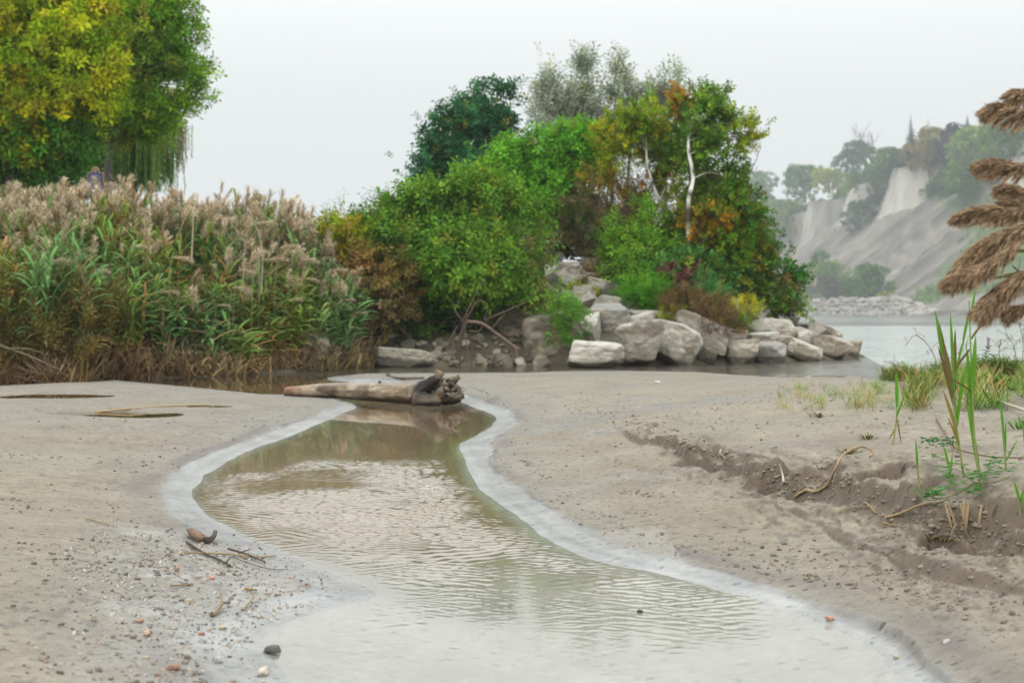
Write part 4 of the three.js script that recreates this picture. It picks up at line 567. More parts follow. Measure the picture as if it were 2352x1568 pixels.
  // single plumes that stand out against the green
  [[605, 598, 1.5], [700, 640, .9], [660, 690, .9], [300, 565, 1.1], [105, 602, 1.2], [160, 690, 1.1], [365, 672, 1.1], [395, 590, 1.2], [545, 620, 1], [500, 700, .8], [590, 512, 1.2], [640, 570, 1.1], [535, 660, 1.1], [690, 595, 1.2], [760, 622, 1], [785, 690, .9], [215, 620, .9], [815, 720, .8]].forEach(([u, v, s], k) => {
    const D = front(u) - .12 + .3 * R(), p = W(u, v, D), f = V(p.x - .25, Math.max(0, capeH(p.x, D)) - .05, -D - .5), t = thing('reed', ["largest drooping tan plume near the far end of the reeds", "small plume just below the largest drooping one", "small plume below two others close to the russet shrub", "tan plume in the upper reeds above the middle of the bed", "plume near the edge of the view above the olive shrub", "low plume standing right over the olive shrub", "plume in the middle of the reeds above their brown foot", "plume halfway up the reeds beside a bent stalk", "plume under the largest drooping one among bright leaves", "lowest plume over the dry grass near the reed middle", "high plume next to the tall pale stalks", "plume beside the largest drooping one towards the russet shrub", "plume in the green reeds over the back channel", "plume above the tan boulder in the reeds", "plume hanging at the end of the reeds by the yellow shrub", "small plume before the russet lower shrub", "small plume in the dark reeds above the olive shrub", "last small plume in front of the russet shrub"][k], 'reed', f, 'drooping plumes in front of the reed bed');
    const a = new MB(), q = p.clone().sub(f); a.tube([V(0, 0, 0), V(q.x * .3, q.y * .5, q.z * .3), V(q.x * .8, q.y * .95, q.z * .85), q], [.011, .006], 4, [.3, .22, .11], [.24, .22, .09]);
    a.build('stem', dryMat, t); const m = mesh('plume', pl[k % 3], dryMat, t); m.position.copy(q); m.scale.setScalar(s); m.rotation.set(.25, R() * .4, -1.25 - .4 * R());
    for (let j = 0; j < 4; j++) { const l = new MB(), c = mulc([.10, .26, .08], .7 + .6 * R()); l.blade(q.clone().multiplyScalar(.45 + .14 * j), V(j % 2 ? 1 : -1, .9, .5), .55, .055, 2.4, 6, c); l.build('leaf', leafMat, t); }
  });
  // tall pale stalks that rise out of the reeds
  [[548, 440, 600, 555], [580, 478, 560, 590], [335, 470, 330, 570], [600, 520, 595, 600], [405, 545, 440, 480]].forEach(([u0, v0, u1, v1], k) => { const D = front(u0) + 1.2, o = W(u1, v1 + 120, D), t = thing('dead_stalk', ["tallest pale leafless stalk rising above the reed plumes", "pale leafless stalk beside the tallest one", "slim pale stalk in the middle of the plumes", "short pale stalk under the tallest pair", "pale bent stalk crossing the green reeds"][k], 'stalk', o, 'pale stalks in the reeds'), a = new MB(); a.tube([V(0, 0, 0), W(u1, v1, D).sub(o), W(u0, v0, D).sub(o)], [.022, .006], 5, [.36, .29, .2]); a.build('stem', dryMat, t); });
}
grow('feathery_shrub', 'olive feathery shrub in front of the reeds at the edge of the sand', 'shrub', 0, 30.6, 90, [[60, 740, 100, 60, 0, 420], [180, 740, 90, 60, .3, 350], [20, 800, 70, 50, -.2, 170], [150, 810, 100, 40, -.1, 190], [-60, 700, 80, 90, 0, 240], [230, 700, 40, 50, .5, 110], [90, 680, 60, 30, .3, 110]], spray(441, 16, .5, .10, .016, { droop: .05 }), [[[.13, .12, .03], [.20, .19, .045], [.28, .24, .08], [.15, .19, .04]]], { seed: 41, s: .95, up: 1, out: .4, gap: -.14, freq: 2, r0: .03, r1: .01, bark: [.2, .14, .08], twigs: 30 }, [foot(90, 30.6), W(90, 800, 30.6), W(100, 720, 30.6)]);
{ const t = thing('driftwood_branch', 'thin grey dead branch lying across the olive shrub', 'branch', W(60, 800, 29.8)), b = new MB(), o = t.position; b.tube([[-80, 760], [20, 800], [70, 818], [140, 850]].map(([u, v]) => W(u, v, 29.8).sub(o)), [.03, .008], 5, [.24, .19, .13], [.34, .27, .17], true, .3); b.tube([[20, 800], [60, 800], [110, 815]].map(([u, v]) => W(u, v, 29.75).sub(o)), [.015, .005], 4, [.3, .24, .15]); b.build('limb', barkMat, t); }

// ---------------------------------------------------------------- trees behind the reeds, and the plaque
const WIL = GB([[.05, .11, .02], [.085, .165, .035], [.14, .21, .06]]);
const YEL = [[.17, .33, .008], [.36, .46, .01], [.66, .58, .012]];
grow('yellow_maple', 'large maple turning yellow at the edge of the view behind the reeds', 'tree', 0, 46, 40, [[60, 60, 150, 110, 0, 1500, 0], [150, 110, 90, 90, -.5, 800, 0], [60, 190, 150, 90, 0, 1300, 0], [190, 190, 55, 70, -.8, 420, 0], [-60, 120, 120, 160, 0, 900, 0], [120, 260, 110, 60, 0, 750, 1], [20, 300, 120, 60, 0, 700, 1], [120, 330, 90, 50, 0, 430, 2], [30, 370, 110, 50, .5, 450, 2], [130, -60, 110, 90, 0, 500, 0], [-20, -60, 140, 100, 0, 400, 0], [-120, 300, 100, 110, 0, 400, 2], [-100, 0, 90, 100, 0, 300, 0]], S.mid, [YEL, [[.08, .19, .01], [.16, .29, .012], [.36, .36, .012]], GB([[.02, .075, .015], [.045, .14, .018], [.09, .2, .02]])], { seed: 51, s: 1.2, gap: -.03, freq: 1.1, up: .2, r0: .3, r1: .08, bark: [.06, .05, .04], twigs: 12 }, [foot(20, 46), W(25, 380, 46), W(40, 220, 46), W(60, 60, 46)]);
grow('park_tree', 'green tree with a slim grey trunk beside the blue plaque', 'tree', 0, 52, 248, [[300, 40, 75, 50, 0, 460], [315, 110, 72, 42, 0, 440], [315, 180, 78, 36, 0, 400], [300, 240, 85, 30, 0, 320], [270, 285, 85, 20, .3, 190], [250, 60, 55, 90, 1, 300], [250, 190, 60, 70, .5, 250], [290, -40, 100, 60, 0, 360], [372, 10, 50, 13, 0, 95], [388, 56, 44, 12, 0, 80], [398, 100, 44, 12, -.4, 75], [412, 140, 36, 8, 0, 44], [400, 180, 44, 10, 0, 66], [440, 226, 44, 7, 0, 40], [385, 242, 40, 11, 0, 64], [365, 285, 42, 11, .3, 60], [420, 30, 26, 7, 0, 24], [435, 80, 24, 6, 0, 20], [440, 125, 22, 6, 0, 18], [445, 168, 22, 6, 0, 18], [230, 300, 60, 16, .5, 70, 1], [350, 150, 40, 18, -1, 60, 1], [330, 70, 40, 18, -1.2, 60, 1]], S.mid, [GB([[.04, .10, .009], [.085, .18, .011], [.16, .26, .016]]), [[.14, .24, .02], [.28, .28, .03]]], { seed: 52, s: 1.15, gap: .02, gap2: .08, freq: 1.2, up: .25, out: 1, r0: .17, r1: .05, bark: [.10, .095, .08], twigs: 14 }, [foot(248, 52), W(248, 400, 52), W(254, 300, 52), W(270, 200, 52), W(290, 80, 52), W(300, -40, 52)]);
{ // the weeping willow: strands hanging from arching boughs
  const D = 60, t = thing('weeping_willow', 'weeping willow with hanging curtains of leaves behind the slim trunk', 'tree', foot(300, D)), o = t.position, R = rnd(53), g = new MB(), mats = [], cols = [];
  for (let k = 0; k < 44; k++) { const y = -k * .05; g.leaf(V((R() - .5) * .05, y, (R() - .5) * .05), V((R() - .5) * 1.1, -1, (R() - .5) * 1.1).normalize(), V(R() - .5, .4, R() - .5), .17, .036, mulc([1, 1, 1], .7 + .5 * R())); } g.tube([V(0, .1, 0), V(0, -2.2, 0)], [.006, .004], 3, [.9, .8, .5], [.9, .8, .5], false);
  const b = new MB(); b.tube([V(0, 0, 0), W(300, 380, D).sub(o), W(305, 300, D).sub(o)], [.35, .2], 9, BARK); b.build('trunk', barkMat, t); const br = new MB();
  for (let k = 0; k < 26; k++) { const u = 150 + 285 * (k + R()) / 26, v = 250 + Math.abs(u - 300) * .18 + 30 * R() + (u > 330 ? (u - 330) * .15 : 0), e = W(u, v, D + (R() - .5) * 3).sub(o), s = W(305, 310, D).sub(o), m = s.clone().lerp(e, .6).add(V(0, .7, 0)); br.tube([s, m, e], [.09, .015], 5, BARK);
    for (let q = 0; q < 27; q++) { const p = s.clone().lerp(e, .35 + .7 * R()).add(V((R() - .5) * .5, .3 + .3 * R(), (R() - .5) * 1.6)), uu = CU + (p.x + o.x) * F / D, vTop = HV - (p.y + o.y - EYE) * F / D, vEnd = (uu > 400 ? 395 : 440) - 60 * R(), len = Math.max(.4, (vEnd - vTop) * D / F / 2.2); mats.push(aim(p, V((R() - .5) * .12, 1, (R() - .5) * .12), R() * 6.28, V(1, len, 1))); cols.push(mulc(mixc(WIL[0], WIL[2], R()), .8 + .4 * R())); if (uu > 395 && R() < .25) cols[cols.length - 1] = [.32, .17, .09]; } }
  br.build('branch', barkMat, t); inst('foliage', g.make(), leafMat, mats, cols, t);
}
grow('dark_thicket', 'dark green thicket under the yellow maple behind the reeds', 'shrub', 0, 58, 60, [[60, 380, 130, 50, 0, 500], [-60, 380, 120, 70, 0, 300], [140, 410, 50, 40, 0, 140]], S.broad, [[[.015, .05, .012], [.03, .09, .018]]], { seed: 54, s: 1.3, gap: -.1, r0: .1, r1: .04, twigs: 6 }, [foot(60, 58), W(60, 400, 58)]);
{ // blue plaque on a post: rounded crest with an emblem, gilt rim
  const D = 45, t = thing('plaque_sign', 'dark blue historical plaque with a gilt rim and round crest beside the trunk', 'sign', foot(220, D)), o = t.position, k = D / F, w = 17 * k, hB = 36 * k, top = W(220, 398, D), c = V(top.x, top.y - hB / 2, top.z).sub(o);
  const shape = (e, r) => { const s = new THREE.Shape(), a = w + e, hh = hB / 2 + e; s.moveTo(-a, -hh); s.lineTo(a, -hh); s.lineTo(a, hh - .03); s.quadraticCurveTo(a, hh, a - .03, hh); s.lineTo(r + .04, hh); s.quadraticCurveTo(r, hh + .02, r, hh + .06); s.absarc(0, hh + .06, r, 0, Math.PI, false); s.quadraticCurveTo(-r, hh + .02, -r - .04, hh); s.lineTo(-a + .03, hh); s.quadraticCurveTo(-a, hh, -a, hh - .03); s.closePath(); return s; };
  const ex = d => ({ depth: d, bevelEnabled: true, bevelSize: .006, bevelThickness: .006, bevelSegments: 2, steps: 1 });
  const gold = new THREE.MeshStandardMaterial({ color: new THREE.Color(.32, .2, .09), roughness: .5, metalness: .3, bumpMap: t2, bumpScale: .002 }), blue = new THREE.MeshStandardMaterial({ color: new THREE.Color(.012, .03, .12), roughness: .5, bumpMap: t2, bumpScale: .002 });
  const rim = mesh('frame', new THREE.ExtrudeGeometry(shape(.025, .115), ex(.03)), gold, t); rim.position.copy(c); const pn_ = mesh('panel', new THREE.ExtrudeGeometry(shape(-.004, .085), ex(.02)), blue, t); pn_.position.copy(c).add(V(0, 0, .03));
  const em = mesh('emblem', new THREE.TorusGeometry(.045, .012, 8, 20), gold, t); em.position.copy(c).add(V(0, hB / 2 + .06, .062)); const sh = mesh('emblem', new THREE.CylinderGeometry(.03, .022, .012, 5).rotateX(Math.PI / 2), gold, t); sh.position.copy(c).add(V(0, hB / 2 + .06, .062));
  const ln = new MB(); for (let q = 0; q < 9; q++) ln.geo(new THREE.BoxGeometry((q ? 1.55 : 1.1) * w * (q === 8 ? .6 : 1), .012, .006), new THREE.Matrix4().makeTranslation(c.x, c.y + hB * (.36 - q * .085), .061 + c.z), [.35, .26, .14]); ln.build('lettering', dryMat, t);
  const post = new MB(); post.tube([V(c.x, 0, c.z - .02), V(c.x, c.y, c.z - .02)], [.045, .04], 10, [.03, .035, .05], [.03, .035, .05], false); post.build('post', stoneMat, t);
}

// ---------------------------------------------------------------- the bluffs across the water (laid out at a distance of about 480, all K times larger)
const K = 1.7;
const XS = [[230, 140], [280, 120], [330, 106.5], [400, 97], [480, 85], [530, 76], [556, 78], [580, 82], [605, 88], [640, 94], [680, 86], [740, 62], [820, 40]];
const shoreX = D => { for (let k = 1; k < XS.length; k++) if (D < XS[k][0]) { const t = (D - XS[k - 1][0]) / (XS[k][0] - XS[k - 1][0]); return lerp(XS[k - 1][1], XS[k][1], t * t * (3 - 2 * t) * .5 + t * .5); } return XS[XS.length - 1][1]; };
const FACES = [[548, 1.15, 12], [520, .55, 12], [490, .75, 18], [455, .3, 20], [425, .15, 16], [402, .95, 13], [350, .4, 20]];   // where the pale upper cliff stands bare: [distance, how much, length]
const faceK = D => { let k = .15; for (const [d, a, l] of FACES) k = Math.max(k, a * Math.exp(-(((D - d) / l) ** 2))); return k; };
function bluff(x, D) {                               // [height, paleness, streak]
  const wob = 3.2 * fbm(D * .035, 3, 1, 3), s = x - shoreX(D) - wob, cove = sstep(566, 585, D), dq = D + .25 * (s - 20) + 3 * fbm(D * .05, x * .03, 2, 2);
  const r1 = Math.abs(fbm(dq * .085, x * .004, 5, 3)), r2 = Math.abs(fbm(dq * .3, x * .012, 8, 3)), top = lerp(50, 46, sstep(420, 330, D)) - 5 * cove - 7 * sstep(495, 545, D) + 2.5 * fbm(D * .03, x * .02, 4, 2);
  const fk = faceK(D) * (1 - cove), ht = top * clamp(lerp(.93, .60, fk), .25, 1), slope = lerp(.80, 1.5, cove), sc = 3 + (ht - 1.2) / slope;
  if (s < 3) return [1.2 * Math.max(-2, s) / 3, .1, 0];
  let h = 1.2 + (s - 3) * slope, pale = .1; const cut = (r1 * 15 + r2 * 6) * sstep(3, 22, s) * (1 - .65 * sstep(sc - 9, sc, s));
  if (s <= sc) h -= cut; else { const fl = 1.6 * r1 * 4 + 1.5 * r2 * 3; h = Math.max(ht - cut, Math.min(top, ht + (s - sc - fl * Math.min(1, fk)) * 4.2)); pale = h < top - .3 ? .3 + .7 * Math.min(1, fk) : .05; if (h >= top - .3) h = top + Math.max(0, s - 62) * .03; }
  return [h + .35 * fbm(x * .25, D * .25, 9, 3), pale, r1 * 3 + r2 * 2];
}
{
  const P = [], C = [], I = []; const xs = []; for (let x = 50; x < 190; x += 1.15) xs.push(x); for (let x = 190; x < 420; x += 8) xs.push(x); const dn = []; for (let D = 225; D < 640; D += 1.5) dn.push(D); for (let D = 640; D < 840; D += 6) dn.push(D);
  for (const D of dn) for (const x of xs) {
    const [h, p, rs] = bluff(x, D), n = fbm(x * .12, D * .12, 3, 4), n2 = fbm(x * .5, D * .5, 6, 3), st = 1.3 * fbm(h * .8, D * .02, 7, 3) - .9 * sstep(.07, 0, Math.abs(fbm(D * .16 + .01 * h, 3, 21, 3)));
    P.push(x * K, h * K, -D * K); let c = mixc([.135, .118, .10], [.34, .32, .275], clamp(p * 1.3)); c = mulc(c, (.5 + .75 * clamp(rs)) * (1 + .34 * n + .3 * n2 + .42 * st * p)); c = mixc(c, mulc([.21, .19, .17], 1 + n2), .6 * sstep(.1, .35, fbm(D * .55 + .14 * x, x * .05, 14, 3)) * (1 - p)); const gz = fbm(x * .05, D * .03, 12, 4) + .12 * n2; if (p < .3 && h > 3) c = mixc(c, [.075, .12, .035], .8 * sstep(.07, .22, gz)); if (h > 37 && x > shoreX(D) + 52 && p < .2) c = [.06, .09, .03]; if (D > 578) c = [.05, .075, .03]; C.push(...c);  // gully streaks: natural tone, with relief contrast also put into the colour
  }
  const nx = xs.length; for (let j = 0; j < dn.length - 1; j++) for (let i = 0; i < nx - 1; i++) { const a = j * nx + i, b = a + nx; I.push(a, a + 1, b, a + 1, b + 1, b); }
  const g = new THREE.BufferGeometry(); g.setAttribute('position', new THREE.Float32BufferAttribute(P, 3)); g.setAttribute('color', new THREE.Float32BufferAttribute(C, 3)); g.setAttribute('uv', new THREE.Float32BufferAttribute(P.filter((_, k) => k % 3 !== 0).map(v => v / 20), 2)); g.setIndex(I); g.computeVertexNormals();
  kind(mesh('bluff_hills', g, new THREE.MeshStandardMaterial({ vertexColors: true, roughness: 1 })), 'structure');
}
function bluffHit(u, v) { for (let D = 290; D < 800; D += 1) { const x = (u - CU) * D / F, y = (EYE + (HV - v) * D * K / F) / K; if (bluff(x, D)[0] > y) return D - 1.5; } return null; }   // where a measured direction meets the bluffs
// far foliage: clumps of leaves as big as boughs
const farSpray = spray(601, 16, 1.6, .75, .5, { droop: .1, twig: 0, wide: .35 }), farFine = spray(602, 18, 1.5, .55, .3, { twig: 0, wide: .3 });
const HZ = { green: [[.045, .12, .02], [.085, .2, .03], [.14, .26, .045]], pale: [[.13, .23, .04], [.20, .31, .06], [.27, .35, .08]], yellow: [[.22, .29, .03], [.38, .36, .04]], orange: [[.15, .20, .04], [.38, .24, .06]], purple: [[.018, .022, .04], [.03, .034, .055]], grey: [[.07, .13, .07], [.12, .19, .09]], brown: [[.10, .085, .05], [.15, .13, .07]] };
function farTree(name, label, u, v0, v1, w, D, pal, n = 3, o = {}) {   // stands between heights v1 (foot) and v0 (top)
  D = (o.free ? D : bluffHit(u, v1) ?? D) * K; const t = thing(name, label, o.cat ?? 'tree', W(u, v1 + (o.sink ?? 10), D)), R = rnd(u * 7 + v0), b = t.position, mats = [], cols = [], k = D / F, hgt = (v1 - v0) * k, hw = w / 2 * k, lob = [];
  for (let q = 0; q < n * 2 + 2; q++) { const y = .35 + .6 * R(), r = (1 - Math.abs(y - .5) * .9) * hw; lob.push([V((R() - .5) * 2 * r * .8, hgt * y, (R() - .5) * 2 * r * .8), hw * (.35 + .3 * R())]); } lob.push([V(0, hgt * .88, 0), hw * .4]);
  const s = clamp(hw * .33, .5 * K, 1.5 * K), cnt = Math.round(clamp(hw * hgt * 3.2 / K / K, 40, 420));
  for (let q = 0; q < cnt; q++) { const [c, r] = lob[(R() * lob.length) | 0], d = ball(R), l = d.length(), p = c.clone().addScaledVector(d, r * Math.pow(l, .5) / l); p.y = Math.min(p.y, hgt); mats.push(aim(p, d.clone().normalize().add(V(0, .5, 0)), R() * 6.28, s * (.5 + .5 * R()))); const z = R() * (pal.length - 1.001), f = Math.floor(z); cols.push(mulc(mixc(pal[f], pal[f + 1], z - f), .75 + .5 * R())); }
  const tr = new MB(); tr.tube([V(0, -.5, 0), V(0, hgt * .55, 0), V(hw * .1, hgt * .9, 0)], [hw * .06 + .08, .05], 6, [.09, .075, .06]); tr.build('trunk', barkMat, t); inst('foliage', o.fine ? farFine : farSpray, leafMat, mats, cols, t); return t;
}
function spruce(label, u, v0, v1, w, D) {
  D = (bluffHit(u, v1) ?? D) * K; const t = thing('spruce_tree', label, 'tree', W(u, v1, D)), R = rnd(u), k = D / F, h = (v1 - v0) * k, hw = w / 2 * k, tr = new MB(); tr.tube([V(0, -2, 0), V(0, h, 0)], [hw * .1, .05], 6, [.08, .065, .05], [.08, .065, .05], false); tr.build('trunk', barkMat, t);
  const m = [], c = [], g = new MB(); for (let q = 0; q < 14; q++) { const z = q / 13; g.blade(V(0, 0, z), V((q % 2 ? 1 : -1) * .8, -.25, .6), .38 * (1.1 - z), .24, .5, 2, [1, 1, 1], [1, 1, 1], q % 3 ? V(.1, 1, .2) : null); } g.blade(V(0, 0, 0), V(0, 0, 1), 1.1, .26, .2, 3, [.9, .9, .9], [.9, .9, .9], V(0, 1, 0)); const bg = g.make();
  for (let q = 0; q < 105; q++) { const y = .08 + .91 * q / 105, r = hw * (1.03 - y) * (.75 + .4 * R()), a = q * 2.4; m.push(new THREE.Matrix4().compose(V(0, h * y, 0), new THREE.Quaternion().setFromEuler(new THREE.Euler(.22 - .35 * y, a, 0, 'YXZ')), V(r * .8, r, r))); c.push(mulc([.028, .06, .04], .7 + .6 * R())); }
  inst('foliage', bg, leafMat, m, c, t); return t;
}
function bareTree(label, u, v0, v1, w, D) {
  D = (bluffHit(u, v1) ?? D) * K; const t = thing('bare_tree', label, 'tree', W(u, v1 + 12, D)), R = rnd(u + 3), k = D / F, b = new MB(), h = (v1 - v0 + 12) * k, hw = w / 2 * k; b.tube([V(0, 0, 0), V(.2, h * .5, 0), V(0, h * .8, 0)], [.5, .2], 6, [.16, .14, .13]); b.build('trunk', barkMat, t);
  const l = new MB(); for (let q = 0; q < 16; q++) { const y = .4 + .4 * R(), p = V(0, h * y, 0), e = V((R() - .5) * 2 * hw, h * Math.min(1, y + .12 + .3 * R()), (R() - .5) * 2 * hw), m = p.clone().lerp(e, .5).add(V(0, -.2, 0)); l.tube([p, m, e], [.2, .06], 4, [.17, .15, .14]); for (let z = 0; z < 3; z++) l.tube([p.clone().lerp(e, .5 + .15 * z), e.clone().add(V((R() - .5) * hw * .8, R() * h * .1, (R() - .5) * hw))], [.1, .04], 3, [.18, .16, .15]); } l.build('branch', barkMat, t);
}
{ // woods that read as one mass: plateau edge, back hill, scrub on the slopes
  const R = rnd(610), m = [], c = [], put = (x, D, y, s, pal, sq = 1) => { m.push(aim(V(x * K, y * K, -D * K), V((R() - .5) * .8, 1, (R() - .5) * .8), R() * 6.28, V(s * K, s * sq * K, s * K))); const z = R() * (pal.length - 1.001), f = Math.floor(z); c.push(mulc(mixc(pal[f], pal[f + 1], z - f), .75 + .5 * R())); };
  for (let k = 0; k < 5200; k++) { const D = 300 + 285 * R(), x = shoreX(D) + 50 + 34 * R() * R() + wobX(D), [h, p] = bluff(x, D); if (h < 37 || p > .2) continue; const q = fbm(x * .08, D * .05, 31, 3), hh = 1.5 + 6 * clamp(.5 + q * 1.6); put(x, D, h + R() * hh, 1 + .8 * R(), q > .12 ? HZ.pale : q < -.16 ? HZ.grey : q > .02 && q < .05 ? HZ.yellow : HZ.green); }
  for (let k = 0; k < 3600; k++) { const D = 580 + 210 * R(), x = shoreX(D) + 2 + 100 * R(), h = bluff(x, D)[0]; if (h < 1) continue; const q = fbm(x * .05, D * .05, 33, 3); put(x, D, h + R() * (3 + 5 * clamp(.5 + q)), 1.7 + 1.2 * R(), q > .1 ? HZ.pale : q < -.15 ? HZ.grey : HZ.green); }
  stuffTag(inst('bluff_wood', farSpray, leafMat, m, c), 'hazy mixed wood along the top and back of the bluffs', 'wood');
  const m2 = [], c2 = [];
  for (let k = 0; k < 16000 && m2.length < 2300; k++) { const D = 300 + 270 * R(), s = 3 + 48 * R(), x = shoreX(D) + s, [h, p] = bluff(x, D); if (p > .3 || h > 44) continue; const g = fbm(x * .05, D * .03, 12, 4), lowB = h < 13 && D > 400 ? .22 * sstep(400, 470, D) : 0; if (g + lowB < .09 + .1 * R()) continue; const q = R(); m2.push(aim(V(x * K, h * K, -D * K), V((R() - .5), 1, (R() - .5)), R() * 6.28, K * (.35 + .75 * R() * R() + (h < 8 ? .3 : 0)))); c2.push(mulc(q < .65 ? HZ.green[2] : q < .85 ? HZ.pale[1] : HZ.brown[1], .8 + .5 * R())); }
  stuffTag(inst('slope_scrub', farFine, leafMat, m2, c2), 'green scrub scattered in strips over the bare slopes of the bluffs', 'scrub');
}
function wobX(D) { return 3.2 * fbm(D * .035, 3, 1, 3); }
spruce('taller of the two hazy spruces on the bluff top with a full pointed crown', 2092, 262, 385, 52, 545);
spruce('slimmer hazy spruce showing its tip above the orange tinged tree', 2132, 270, 385, 36, 560);
spruce('small spruce tip between the dark purple tree and the pale green trees', 2222, 262, 330, 34, 500);
farTree('bluff_tree', 'orange tinged tree in front of the slim spruce on the bluff', 2135, 298, 395, 86, 545, HZ.orange, 4);
farTree('bluff_tree', 'dark purple leaved tree on the bluff top', 2188, 288, 385, 62, 515, HZ.purple, 4);
farTree('bluff_tree', 'low dark purple bush against the foot of the purple tree', 2162, 322, 395, 40, 520, HZ.purple, 3);
farTree('bluff_tree', 'large pale green tree on the bluff above the white cliff face', 2240, 292, 400, 110, 490, HZ.pale, 6);
farTree('bluff_tree', 'large grey green tree at the highest part of the bluff', 2318, 268, 360, 110, 470, HZ.green, 6);
farTree('bluff_tree', 'thin feathery tree rising from the crest behind the pale green tree', 2280, 248, 330, 36, 485, HZ.grey, 3, { fine: 1 });
farTree('bluff_tree', 'grey green tree below the bare tree at the cliff edge', 1962, 325, 402, 80, 560, HZ.grey, 5);
farTree('bluff_tree', 'round green tree between the bare tree and the spruces', 2040, 345, 410, 90, 550, HZ.green, 5);
farTree('bluff_tree', 'yellow green low tree on the cliff edge over the grey wall', 1905, 388, 432, 80, 560, HZ.yellow, 4);
farTree('bluff_tree', 'green tree group where the bluff top starts to drop', 1850, 380, 455, 80, 580, HZ.green, 5);
farTree('bluff_tree', 'slim dark pointed tree in the skyline of the back hill', 1808, 398, 460, 26, 640, HZ.grey, 3);
farTree('bluff_tree', 'big round hazy tree on the back hill beside the birch', 1748, 394, 500, 80, 660, HZ.green, 6);
farTree('bluff_tree', 'wide hazy tree mass low on the back hill', 1775, 460, 560, 100, 640, HZ.pale, 6);
bareTree('tall bare tree with upright twigs on the bluff edge', 1976, 285, 400, 44, 558);
bareTree('small bare tree beside the tall bare one on the bluff', 2004, 310, 400, 34, 558);
farTree('slope_bush', 'grey green bush clinging to the middle of the grey slope', 1975, 468, 520, 64, 500, HZ.grey, 4, { cat: 'bush', sink: 4 });
farTree('slope_bush', 'green bush spilling over the cliff edge beside the white face', 2212, 375, 470, 70, 470, HZ.green, 5, { cat: 'bush', sink: 4 });
farTree('slope_bush', 'dark bush hanging below the round tree on the upper slope', 2030, 400, 455, 100, 525, HZ.grey, 5, { cat: 'bush', sink: 4 });
farTree('slope_bush', 'small bush under the tall white face at the end of the cliff', 2300, 480, 505, 40, 440, HZ.green, 2, { cat: 'bush', sink: 4 });
farTree('shore_tree', 'pointed dark green tree at the foot of the slope behind the sea wall', 1878, 575, 665, 50, 490, HZ.green, 4);
farTree('shore_tree', 'yellow green slender tree at the foot of the bluff', 1862, 615, 692, 34, 478, HZ.yellow, 3);
farTree('shore_tree', 'round pale green tree at the foot of the bluff', 1905, 600, 670, 60, 485, HZ.pale, 4);
farTree('shore_tree', 'umbrella shaped green tree apart on the low slope', 2000, 612, 692, 78, 455, HZ.green, 5);
farTree('shore_tree', 'brownish green bush behind the sea wall', 1905, 640, 698, 80, 470, HZ.brown, 4);
farTree('shore_tree', 'green bush between the brownish bush and the umbrella tree', 1950, 640, 696, 56, 462, HZ.green, 4);
farTree('shore_tree', 'dark low tree at the near end of the bushes by the headland', 1838, 640, 698, 50, 480, HZ.grey, 4);
farTree('shore_tree', 'small yellow bush at the end of the row behind the sea wall', 2032, 665, 698, 36, 448, HZ.yellow, 3);
{ // sea wall of armour stone, every stone its own
  const w = thing('sea_wall', 'long wall of pale armour stones at the foot of the bluffs', 'sea wall', V(94 * K, 0, -472 * K)), R = rnd(640), gs = [0, 1, 2, 3, 4, 5].map(k => rockGeo(650 + k, [2.9, 1.7, 2.2], 4, { col: mulc([.27, .255, .24], .7 + .1 * k), cuts: 5, sharp: 14, stain: .25 }));
  for (let k = 0; k < 288; k++) { const row = k % 4, t = (k + R() * .6) / 288, D = lerp(505, 342, t), taper = sstep(1, .82, t); if (row === 3 && taper < .9 && R() > taper) continue; const o = mesh('stone', gs[(R() * 6) | 0], stoneMat, w), x = shoreX(D) - 4 + 3.2 * fbm(D * .035, 3, 1, 3); o.position.set((x - 94 + row * .9) * K, (-.1 + row * 1.25 * lerp(.35, 1, taper) + .3 * R()) * K, (-D + 472) * K); o.rotation.set(R() * .7, R() * 6.28, R() * .7); o.scale.setScalar(K * (.75 + .45 * R())); }
  const s = thing('shore_rock', 'small dark rock sticking out of the lake before the bluffs', 'rock', V(0, 0, 0)); s.position.copy(W(2320, 738, 190)).setY(0.1); mesh('stone', rockGeo(660, [2, 1, 1.4], 6, { col: [.06, .06, .06] }), stoneMat, s);
}

